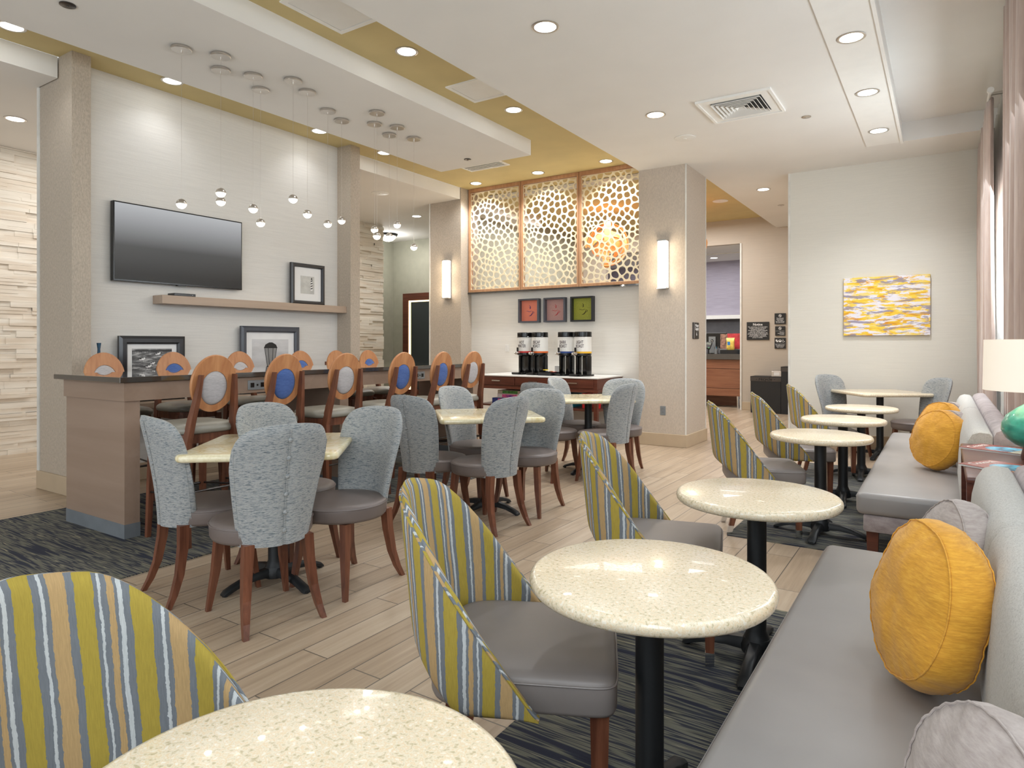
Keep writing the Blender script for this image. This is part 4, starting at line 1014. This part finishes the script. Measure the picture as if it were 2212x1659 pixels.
a = N('taupe_satin_curtain'); f = a.noise(a.co(scale=(30, 30, 6)), 1, 3); a.base(a.ramp(f, [(.3, 'b39c92'), (.7, 'c4afa4')])); a.b.inputs['Sheen Weight'].default_value = .4; M['drape'] = a.rm(.45)
a = N('white_sheer'); a.base('f6f5f1'); a.rm(.9)
tr = a.n('ShaderNodeBsdfTranslucent'); tr.inputs[0].default_value = (.95, .95, .93, 1); tp = a.n('ShaderNodeBsdfTransparent'); mx = a.n('ShaderNodeMixShader'); mx.inputs[0].default_value = .6; mx2 = a.n('ShaderNodeMixShader'); mx2.inputs[0].default_value = .25
a.l(a.b.outputs[0], mx.inputs[1]); a.l(tr.outputs[0], mx.inputs[2]); a.l(mx.outputs[0], mx2.inputs[1]); a.l(tp.outputs[0], mx2.inputs[2]); a.l(mx2.outputs[0], a.t.nodes['Material Output'].inputs[0]); M['sheer'] = a.m
drape(.345, 7.25, 9.15, .02, 3.50, .035, 9, M['drape'], 'curtain', 'taupe satin curtain panel closest to the end wall', grp='taupe curtains', seed=1)
drape(.385, 4.5, 5.85, .02, 3.68, .04, 7, M['drape'], 'curtain', 'taupe satin curtain panel behind the teal lamp, at the picture edge', grp='taupe curtains', seed=2)
drape(.455, 6.0, 9.1, .02, 3.60, .02, 26, M['sheer'], 'sheer_curtain', 'white sheer curtain glowing at the far window', grp='sheer curtains', seed=4)
drape(.60, .8, 6.2, .02, 3.60, .016, 40, M['sheer'], 'sheer_curtain', 'white sheer curtain glowing behind the lamp table', grp='sheer curtains', seed=5)
t = thing('curtain_rod', 'white round curtain rod ending above the far taupe curtain', 'curtain rod', (.345, 7.2, 3.53))
bm = B(); tube(bm, [(0, -.02, 0), (0, 1.5, 0)], .014, 12); obj('rod', bm, M['white_plastic'], t, True)
bm = B(); tube(bm, [(0, -.06, 0), (0, -.02, 0)], .026, 14); obj('finial', bm, M['white_plastic'], t, True); obj('bracket', bx(-.008, .26, .05, .07, -.012, .012), M['nickel'], t)

# ------------------------------------------------------------------ coffee console
CX0, CX1, CY0, CY1, CZ = -5.66, -3.74, 7.70, 8.53, .86
t = thing('coffee_console', 'dark red wooden console with white top, three drawers and open shelf', 'console table', ((CX0+CX1)/2, (CY0+CY1)/2, 0)); w, d = (CX1-CX0)/2, (CY1-CY0)/2
obj('table_top', bx(-w, w, -d, d, CZ-.018, CZ, bev=.002, seg=1), M['white_quartz'], t)
obj('case', bx(-w+.01, w-.01, -d+.015, d-.01, .70, CZ-.018), M['cherry_dark'], t)
obj('rail', bx(-w-.01, w+.01, -d-.005, d, .665, .70), M['cherry_dark'], t)
for k in range(3):
    a0 = -w+.04+k*(2*w-.08)/3; a1 = a0+(2*w-.08)/3-.02
    dr = obj('drawer', bx(a0, a1, -d+.002, -d+.02, .72, .825, bev=.003, seg=1), M['cherry_dark'], t)
    obj('handle', bx((a0+a1)/2-.07, (a0+a1)/2+.07, -d-.018, -d+.002, .772, .788), M['chrome'], dr)
for x in (-w+.03, w-.03):
    for y in (-d+.03, d-.04): obj('leg', bx(x-.025, x+.025, y-.025, y+.025, 0, .665), M['cherry_dark'], t)
obj('lower_shelf', bx(-w+.01, w-.01, -d+.02, d-.02, .415, .44), M['cherry_dark'], t)
bandc = {'red': 'c8302c', 'orange': 'e06a24', 'navy': '1f3f82', 'yellow': 'e8b32a'}
def airpot(x, y, band, l1, l2, lab):
    t = thing('coffee_dispenser', lab, 'coffee dispenser', (x, y, CZ), R_(-14), 'hot drink dispensers on the console')
    w = .118
    obj('lid', lathe([(0, .605), (w*.97, .605), (w, .60), (w, .545), (w*1.03, .54), (w*1.03, .535), (0, .535)][::-1], 32), M['black_plastic'], t, True)
    obj('spout_cover', bx(-.035, .035, -w-.008, -w+.02, .555, .595, bev=.004), M['black_plastic'], t)
    obj('body', lathe([(0, .33), (w, .33), (w, .535), (0, .535)], 40), M['white_plastic'], t, True)
    obj('colour_band', lathe([(w*.99, .312), (w*1.012, .312), (w*1.012, .336), (w*.99, .336)], 40), plain('band_'+band, bandc[band], .4), t, True)
    obj('collar', lathe([(0, .275), (w*.9, .275), (w*.98, .285), (w*.98, .312), (0, .312)], 32), M['black_plastic'], t, True)
    tp = obj('tap', bx(-.022, .022, -w-.07, -w+.01, .285, .325, bev=.008), M['chrome'], t, True)
    obj('tap_lever', bx(-.014, .014, -w-.045, -w-.03, .33, .39, bev=.004), M['black_plastic'], tp); bm = B(); tube(bm, [(-.06, -w-.03, .305), (-.02, -w-.03, .305)], .02, 12); obj('sight_glass', bm, M['chrome'], tp, True)
    obj('support_post', bx(-.10, -.055, -.045, .045, .02, .28, bev=.01), M['black_plastic'], t, True); obj('support_post', bx(.02, .11, -.045, .06, .02, .28, bev=.015), M['black_plastic'], t, True)
    obj('base', bx(-.11, .11, -.17, .11, 0, .024, bev=.008), M['black_plastic'], t, True)
    obj('drip_tray', bx(-.07, .07, -.21, -.10, .004, .03, bev=.004), M['black_plastic'], t)
    dk = M['label_ink']
    lb = text(l1+'\n'+l2, 'label_lettering', .062, dk, t, (.035, -w-.0045, .435), 0, .006, sx=.62, spacing=.85, bold=.0006)
    mod = bmesh.new(); mod.from_mesh(lb.data)
    for v in mod.verts:   # wrap round the body
        a = (v.co.x)/w; rr = w+(-.0005-(v.co.y+w+.0045))*.3+.001; v.co.x, v.co.y = rr*math.sin(a), -rr*math.cos(a)
    mod.to_mesh(lb.data); mod.free()
M['label_ink'] = plain('label_ink', '4a3b40', .5)
airpot(-5.10, 8.12, 'red', 'HOT', 'WATER', 'tall coffee dispenser with red band labelled hot water')
airpot(-4.83, 8.08, 'orange', 'DECAF', 'ROAST', 'tall coffee dispenser with orange band labelled decaf roast')
airpot(-4.40, 8.08, 'navy', 'DARK', 'ROAST', 'tall coffee dispenser with navy band labelled dark roast')
airpot(-4.12, 8.04, 'yellow', 'LIGHT', 'ROAST', 'tall coffee dispenser with yellow band labelled light roast')
t = thing('tea_tray', 'low black tray holding tea packets between the dispensers', 'tray', (-4.615, 8.0, CZ))
bm = B(); box(bm, -.10, .10, -.16, .14, 0, .012); box(bm, -.10, -.094, -.16, .14, .012, .045); box(bm, .094, .10, -.16, .14, .012, .045); box(bm, -.094, .094, -.16, -.154, .012, .045); box(bm, -.094, .094, .134, .14, .012, .045)
obj('tray', bm, M['black_matte'], t)
pk = [plain('packet_'+n_, c_, .4) for n_, c_ in (('lime', 'b7cf2a'), ('red', 'd63a2e'), ('orange', 'ef8b2a'), ('white', 'f2f0ea'), ('yellow', 'f3d43a'))]
src = None
for k in range(5):
    x, y = -4.615+rnd.uniform(-.06, .06), 8.0+rnd.uniform(-.11, .08); mt_ = pk[k % 5]; nm_ = ('lime', 'red', 'orange', 'white', 'yellow')[k % 5]
    o = obj('tea_packet', bx(-.03, .03, -.035, .035, 0, .006, bev=.002, seg=1), mt_); o.location = (x, y, CZ+.03+.011*k); o.rotation_euler = (rnd.uniform(-.12, .12), rnd.uniform(-.12, .12), rnd.uniform(0, 3))
    tag(o, nm_+' tea packet in the loose pile on the black tray', 'tea packet', 'tea packets on the tray')
t = thing('condiment_holder', 'small white box holder behind the tea tray', 'holder', (-4.60, 8.26, CZ))
obj('box', bx(-.06, .06, -.05, .05, 0, .13, bev=.004), M['white_plastic'], t); obj('napkins', bx(.0, .055, -.03, .03, .13, .18, bev=.01), M['mat_white'], t)
# games and gift boxes on the lower shelf
def game(x, y, z, w, d, h, c, c2, lab, txt, tc):
    t = thing('board_game_box', lab, 'board game', (x, y, z), 0, 'board games on the console shelf')
    obj('box', bx(-w/2, w/2, -d/2, d/2, 0, h, bev=.002, seg=1), plain('game_'+lab.split()[0], c, .35), t)
    obj('side_label', bx(-w*.28, w*.40, -d/2-.001, -d/2, h*.12, h*.88), plain('gamelabel_'+lab.split()[0], c2, .35, var=.3, vs=60), t)
    if txt: text(txt, 'box_lettering', h*.6, plain('gametext_'+lab.split()[0], tc, .4), t, (0.02, -d/2-.0015, h*.5), 0, .001, bold=.0008)
game(-5.23, 7.96, .44, .46, .34, .085, '1b2f74', 'c2407a', 'navy game box at the bottom of the console stack', 'FUNNY', 'd8e04a')
game(-5.20, 7.97, .525, .38, .30, .06, 'd9cfd2', 'c94f86', 'pink and white game box in the middle of the console stack', 'GAMES', '2b3ba0')
game(-5.20, 7.97, .585, .38, .28, .05, 'b8b0a0', '3d7a32', 'tan game box with green end on top of the console stack', '', '')
tag(obj('storage_box', bx(-4.43, -4.20, 7.9, 8.15, .44, .62, bev=.004), plain('turquoise_box', '2a9bb0', .4)), 'turquoise box on the console shelf behind the square table', 'box')
tag(obj('storage_box', bx(-4.04, -3.95, 7.86, 8.1, .44, .64, bev=.004), plain('red_box', 'd6252b', .4)), 'upright red box on the console shelf', 'box')
bm = B(); loft(bm, [[(x*s, y*s, z) for x, y in rrect(.05, .05, .02, 4)] for s, z in ((.7, 0), (1.0, .12), (1.1, .17))]); o = obj('red_bin', bm, plain('red_plastic', 'd91f2a', .35), None, True); o.location = (-3.86, 7.95, .44); tag(o, 'flared red plastic tub at the end of the console shelf', 'tub')

# shadow-box coffee pictures
def cup(t, m):
    def stroke(pts, w, nm='cup_drawing'):
        bm = B(); n = len(pts); tube(bm, [(x, -.010, z) for x, z in pts], [max(.0008, w*math.sin(PI*(i+.6)/(n+.2))) for i in range(n)], 6); return bm
    bm = stroke([(-.055+.004*i, -.045-.03*math.sin(PI*i/24*.95)) if False else (-.03+.07*math.sin(PI*.5*i/16), -.062-.018*math.cos(PI*.5*i/16)+.058*(i/16)**2) for i in range(17)], .006); obj('cup_outline', bm, m, t, True)
    bm = stroke([(-.075+.0125*i, -.008+.006*math.sin(i)) for i in range(10)], .003); obj('cup_rim', bm, m, t, True)
    bm = stroke([(.045+.018*math.cos(a), -.025+.016*math.sin(a)) for a in [-1.8+.3*i for i in range(12)]], .003); obj('cup_handle', bm, m, t, True)
    bm = stroke([(-.02+.018*math.sin(i/12*PI)+.012*i/12, .085-.06*i/12) for i in range(13)], .005); obj('steam', bm, m, t, True)
    bm = stroke([(-.03+.014*math.sin(i/12*PI)+.02*i/12, .06-.035*i/12) for i in range(13)], .003); obj('steam', bm, m, t, True)
def dots(name, c1, c2):
    a = N(name); v = a.n('ShaderNodeTexVoronoi'); v.inputs['Scale'].default_value = 85; v.inputs['Randomness'].default_value = .15; a.l(a.co(), v.inputs['Vector']); a.base(a.ramp(v.outputs['Distance'], [(.30, c2), (.42, c1)])); return a.rm(.5)
for x, c1, c2, ink, fm, lab in ((-5.28, 'ee8c72', 'e87a62', '3b2d80', M['frame_grey'], 'shadow box picture of a coffee cup on coral, first of three'), (-4.83, 'c49a94', 'a87c78', 'd83a40', M['frame_grey'], 'shadow box picture of a red coffee cup on dusty pink, middle of three'), (-4.376, 'a8ab3c', '6f7420', '3a2f18', M['frame_black'], 'shadow box picture of a coffee cup on olive green, last of three')):
    t = thing('shadow_box', lab, 'framed picture', (x, 8.56, 1.806), 0, 'coffee cup pictures above the dispensers')
    f, h, D = .024, .182, .075
    bm = B(); box(bm, -h, h, -D, 0, -h, -h+f); box(bm, -h, h, -D, 0, h-f, h); box(bm, -h, -h+f, -D, 0, -h+f, h-f); box(bm, h-f, h, -D, 0, -h+f, h-f); obj('frame', bm, fm, t)
    obj('backing', bx(-h+f, h-f, -.008, 0, -h+f, h-f), dots('dotted_paper_'+ink, c1, c2), t); 
    e = thing('x', '', 'x') if False else t
    cup(t, plain('ink_'+ink, ink, .5))
def wall_outlet(x, y, z, rz, m, lab):
    t = thing('wall_outlet', lab, 'power outlet', (x, y, z), rz, 'duplex wall outlets')
    obj('plate', bx(-.036, .036, -.006, 0, -.058, .058, bev=.002, seg=1), m, t)
    for s in (-.022, .022):
        r = obj('receptacle', lathe([(0, 0), (.016, 0), (.016, .002), (0, .002)], 16), m, t); r.rotation_euler = (PI/2, 0, 0); r.location = (0, -.006, s)
        obj('slot', bx(-.007, -.005, -.0088, -.008, s-.002, s+.006), M['black_plastic'], t); obj('slot', bx(.005, .007, -.0088, -.008, s-.002, s+.006), M['black_plastic'], t)
wall_outlet(-5.71, 8.56, 1.235, 0, M['white_plastic'], 'white wall outlet above the drawer end of the console')
wall_outlet(-2.988, 8.05, .45, 0, M['grey_plate'], 'grey wall outlet low on the light pillar')

# ------------------------------------------------------------------ painting, signs
t = thing('canvas_painting', 'yellow, white and violet abstract canvas on the end wall', 'painting', (-.595, 9.277, 1.765))
obj('canvas', bx(-.462, .462, -.04, 0, -.362, .362, bev=.003, seg=1), M['painting'], t)
M['sign_black'] = plain('sign_black', '1b1c1d', .45); M['sign_white'] = plain('sign_white', 'ececec', .5)
t = thing('room_sign', 'small black room sign with white lettering on the lit pillar side', 'sign', (-2.69, 8.42, 1.47), PI/2)
obj('plate', bx(-.115, .115, -.012, 0, -.105, .105), M['sign_black'], t); text('Water\nSupply', 'sign_lettering', .052, M['sign_white'], t, (.03, -.0125, .045), 0, .001, bold=.001, spacing=.8); text('6', 'sign_number', .06, M['sign_white'], t, (.02, -.0125, -.045), 0, .001, bold=.001); obj('edge_stripe', bx(-.085, -.081, -.0128, -.012, -.10, .10), M['sign_white'], t)
YW = 13.40
t = thing('notice_sign', 'large black notice board sign with dense white text on the lobby wall', 'sign', (-3.04, YW, 1.557))
obj('plate', bx(-.209, .209, -.02, 0, -.175, .175), M['sign_black'], t); text('Notice', 'sign_heading', .065, M['sign_white'], t, (0, -.021, .125), 0, .001, bold=.001)
text('The solicitation of memberships,\npledges, collection of funds,\ncirculation of petitions,\ndistribution of printed materials\nand other similar types of\nactivities by non-employees will\nnot be permitted on the premises\nof this building or on behalf\nof any individual, organization,\ngroup or society.', 'sign_lettering', .028, M['sign_white'], t, (0, -.021, -.025), 0, .001, spacing=.82)
def small_sign(z, h, w, kind, lab):
    t = thing('information_sign', lab, 'sign', (-2.628, YW, z), 0, 'small black signs on the lobby wall'); obj('plate', bx(-w, w, -.02, 0, -h, h), M['sign_black'], t)
    def nosym():
        bm = B(); tube(bm, [(.024*math.cos(2*PI*i/20), -.021, h*.55+.024*math.sin(2*PI*i/20)) for i in range(20)], .004, 5, True); tube(bm, [(-.017, -.021, h*.55+.017), (.017, -.021, h*.55-.017)], .004, 5); box(bm, -.012, .012, -.022, -.02, h*.55-.005, h*.55+.006); obj('prohibition_symbol', bm, M['sign_white'], t)
    if kind == 0: nosym(); text('Pets are not\npermitted in\nthis hotel\nService animals\nare permitted', 'sign_lettering', .026, M['sign_white'], t, (0, -.021, -.03), 0, .001, spacing=.8)
    if kind == 1: nosym(); text('This is a\nsmoke-free\nlocation', 'sign_lettering', .026, M['sign_white'], t, (w*.85, -.021, -.045), 0, .001, 'RIGHT', spacing=.8); obj('rule', bx(-w*.9, w*.9, -.021, -.02, -.001, .001), M['sign_white'], t)
    if kind == 2:
        text('We gladly provide\nassistive devices\nupon request', 'sign_lettering', .022, M['sign_white'], t, (0, -.021, -.055), 0, .001, spacing=.9); obj('rule', bx(-w*.9, w*.9, -.021, -.02, -.016, -.013), M['sign_white'], t)
        bm = B(); box(bm, -.08, -.05, -.022, -.02, .035, .07); box(bm, -.065, -.035, -.022, -.02, .02, .05); obj('text_phone_symbol', bm, M['sign_white'], t)
        bm = B(); box(bm, -.022, .022, -.022, -.02, .02, .045); box(bm, -.028, -.015, -.022, -.02, .045, .06); box(bm, .015, .028, -.022, -.02, .045, .06); box(bm, -.02, .02, -.022, -.02, .058, .066); obj('telephone_symbol', bm, M['sign_white'], t)
        bm = B(); tube(bm, [(.058+.018*math.cos(a), -.021, .035+.018*math.sin(a)) for a in [1.8+.35*i for i in range(14)]], .003, 5); tube(bm, [(.054, -.021, .068), (.056, -.021, .045), (.072, -.021, .043), (.082, -.021, .024), (.09, -.021, .027)], .003, 5); bmesh.ops.create_uvsphere(bm, u_segments=8, v_segments=6, radius=.005, matrix=Matrix.Translation((.053, -.021, .075))); obj('wheelchair_symbol', bm, M['sign_white'], t)
small_sign(1.787, .105, .10, 0, 'top small black sign of the stack, about pets, on the lobby wall'); small_sign(1.552, .09, .09, 1, 'middle small black sign of the stack, about smoking, on the lobby wall'); small_sign(1.317, .103, .10, 2, 'bottom small black sign of the stack with wheelchair symbol on the lobby wall')

# ------------------------------------------------------------------ bins
t = thing('recycling_bin', 'low black recycling bin with metal top band in the lobby', 'bin', (-2.80, 13.14, 0))
obj('cabinet', bx(-.27, .27, -.2, .2, 0, .60), M['black_matte'], t); obj('top_band', bx(-.275, .275, -.205, .205, .60, .675), M['darksteel'], t); obj('top', bx(-.275, .275, -.205, .205, .675, .69), M['black_matte'], t)
text('- recycle -', 'band_lettering', .085, M['black_plastic'], t, (0, -.206, .64), 0, .002, bold=.001)
t = thing('waste_bin', 'taller black waste bin behind the wall corner beside the recycling bin', 'bin', (-2.28, 13.12, 0))
obj('cabinet', bx(-.24, .24, -.2, .2, 0, .79), M['black_matte'], t); obj('top_band', bx(-.245, .245, -.205, .205, .79, .865), M['darksteel'], t); obj('top', bx(-.245, .245, -.205, .205, .865, .88), M['black_matte'], t)
t = thing('lid_caddy', 'small silver caddy standing on the recycling bin', 'caddy', (-2.62, 13.14, .69)); obj('box', bx(-.095, .095, -.1, .1, 0, .10, bev=.004), M['nickel'], t); obj('front_label', bx(-.05, .05, -.104, -.1, .02, .08), M['white_plastic'], t)

# ------------------------------------------------------------------ reception desk and what stands on it
t = thing('reception_desk', 'brown wooden reception desk with dark counter on chrome legs', 'desk', (-4.9, 14.0, 0))
obj('counter_top', bx(-1.6, 1.50, -.42, .42, .99, 1.10), M['bar_top'], t)
M['desk_wood'] = wood('desk_veneer', '7a4c36', '946448', .4, axis=0)
for a0, a1 in ((.80, .988), (.40, .795), (.24, .395)): obj('front_panel', bx(-1.55, 1.47, -.36, -.33, a0, a1-.004), M['desk_wood'], t)
obj('carcass', bx(-1.54, 1.46, -.33, .35, .24, .99), M['cherry_dark'], t)
for x in (-1.4, 0, 1.40): obj('leg', lathe([(.018, 0), (.03, .24)], 14, cx=x, cy=-.3), M['chrome'], t, True)
obj('kick_panel', bx(-1.5, 1.3, .2, .22, 0, .24), M['desk_wood'], t)
t = thing('computer_monitor', 'black computer monitor seen from behind on the reception desk', 'monitor', (-4.1, 14.0, 1.10), R_(6))
obj('housing', bx(-.29, .29, -.03, 0, .12, .44, bev=.008), M['black_plastic'], t); st = obj('stand', bx(-.07, .07, -.06, -.03, .0, .36), M['grey_plate'], t); obj('stand_base', bx(-.13, .13, -.12, .1, 0, .012), M['black_plastic'], t)
lg = obj('logo', lathe([(0, 0), (.03, 0), (.03, .002), (0, .002)], 24), M['black_plastic'], st); lg.rotation_euler = (PI/2, 0, 0); lg.location = (0, -.06, .27); text('hp', 'logo_letters', .04, M['white_plastic'], st, (0, -.063, .272), 0, .001)
t = thing('card_terminal', 'dark card payment terminal on a stand in front of the monitor', 'card reader', (-4.10, 13.72, 1.10))
obj('stand', lathe([(.05, 0), (.04, .01), (.012, .02), (.012, .12)], 14), M['black_plastic'], t); hd = obj('keypad', bx(-.06, .06, -.02, .02, -.08, .08, bev=.01), M['black_matte'], t); hd.location = (0, -.02, .17); hd.rotation_euler = (-.6, .2, 0); obj('display', bx(-.045, .045, -.022, -.02, .01, .06), plain('dim_display', '5c6152', .3), hd); obj('green_key', bx(.02, .045, -.023, -.02, -.07, -.055), plain('green_key', '2f9a54', .4), hd)
t = thing('snack_bag', 'yellow and blue snack bag standing on the reception desk', 'snack bag', (-3.66, 13.75, 1.10))
bm = B(); loft(bm, [[(-w_, -d_, z), (w_, -d_, z), (w_, d_, z), (-w_, d_, z)] for w_, d_, z in ((.07, .006, .08), (.075, .03, .12), (.07, .035, .20), (.075, .03, .28), (.085, .006, .33))]); obj('bag', bm, plain('bag_foil', 'f0c860', .3, var=.15, vs=20), t, True)
obj('bag_label', bx(-.055, .0, -.037, -.034, .18, .25), plain('bag_blue', '2a7fc8', .4), t)
tag(obj('display_stand', bx(-3.85, -3.5, 13.66, 13.86, 1.10, 1.18), M['black_matte']), 'low black stand under the snack bag', 'stand')
t = thing('leaflet_rack', 'red leaflet holder beside the monitor on the reception desk', 'leaflet holder', (-3.60, 13.95, 1.10)); obj('leaflets', bx(-.17, .17, -.02, .02, .08, .42), plain('leaflet_red', 'c8414a', .4, var=.15, vs=12), t); obj('leaflets', bx(-.32, -.175, -.02, .02, .08, .41), plain('leaflet_mixed', '8a6a5c', .4, var=.4, vs=25), t); obj('holder', bx(-.33, .18, -.04, .04, 0, .10), M['grey_plate'], t)
t = thing('pen_cup', 'clear pen cup with pens next to the card terminal', 'pen cup', (-3.95, 13.74, 1.10)); obj('cup', lathe([(0, 0), (.035, 0), (.04, .1), (.036, .1), (.032, .006), (0, .006)], 16), M['grey_plate'], t, True)
for k in range(5):
    bm = B(); tube(bm, [(.01*k-.02, 0, .01), (.02*k-.04, .01, .15)], .004, 6); obj('pen', bm, (gk, gm, sky)[k % 3], t)

# framed dark panel glowing in the hall
t = thing('lit_wall_panel', 'dark glossy wall panel in red brown frame with warm light strip, in the hall', 'wall panel', (-9.35, 10.95, 1.2))
bm = B(); box(bm, -.71, -.55, -.06, 0, -1.0, 1.22); box(bm, .55, .71, -.06, 0, -1.0, 1.22); box(bm, -.55, .55, -.06, 0, 1.06, 1.22); box(bm, -.55, .55, -.06, 0, -1.0, -.9); obj('frame', bm, M['cherry_dark'], t)
bm = B(); box(bm, -.55, -.51, -.04, 0, -.9, 1.06); box(bm, -.51, .51, -.04, 0, 1.03, 1.06); obj('light_strip', bm, M['warm_strip'], t)
gl = N('smoked_glass'); gl.base('2c3436'); gl.rm(.08); obj('glass_panel', bx(-.51, .51, -.02, 0, -.9, 1.03), gl.m, t)
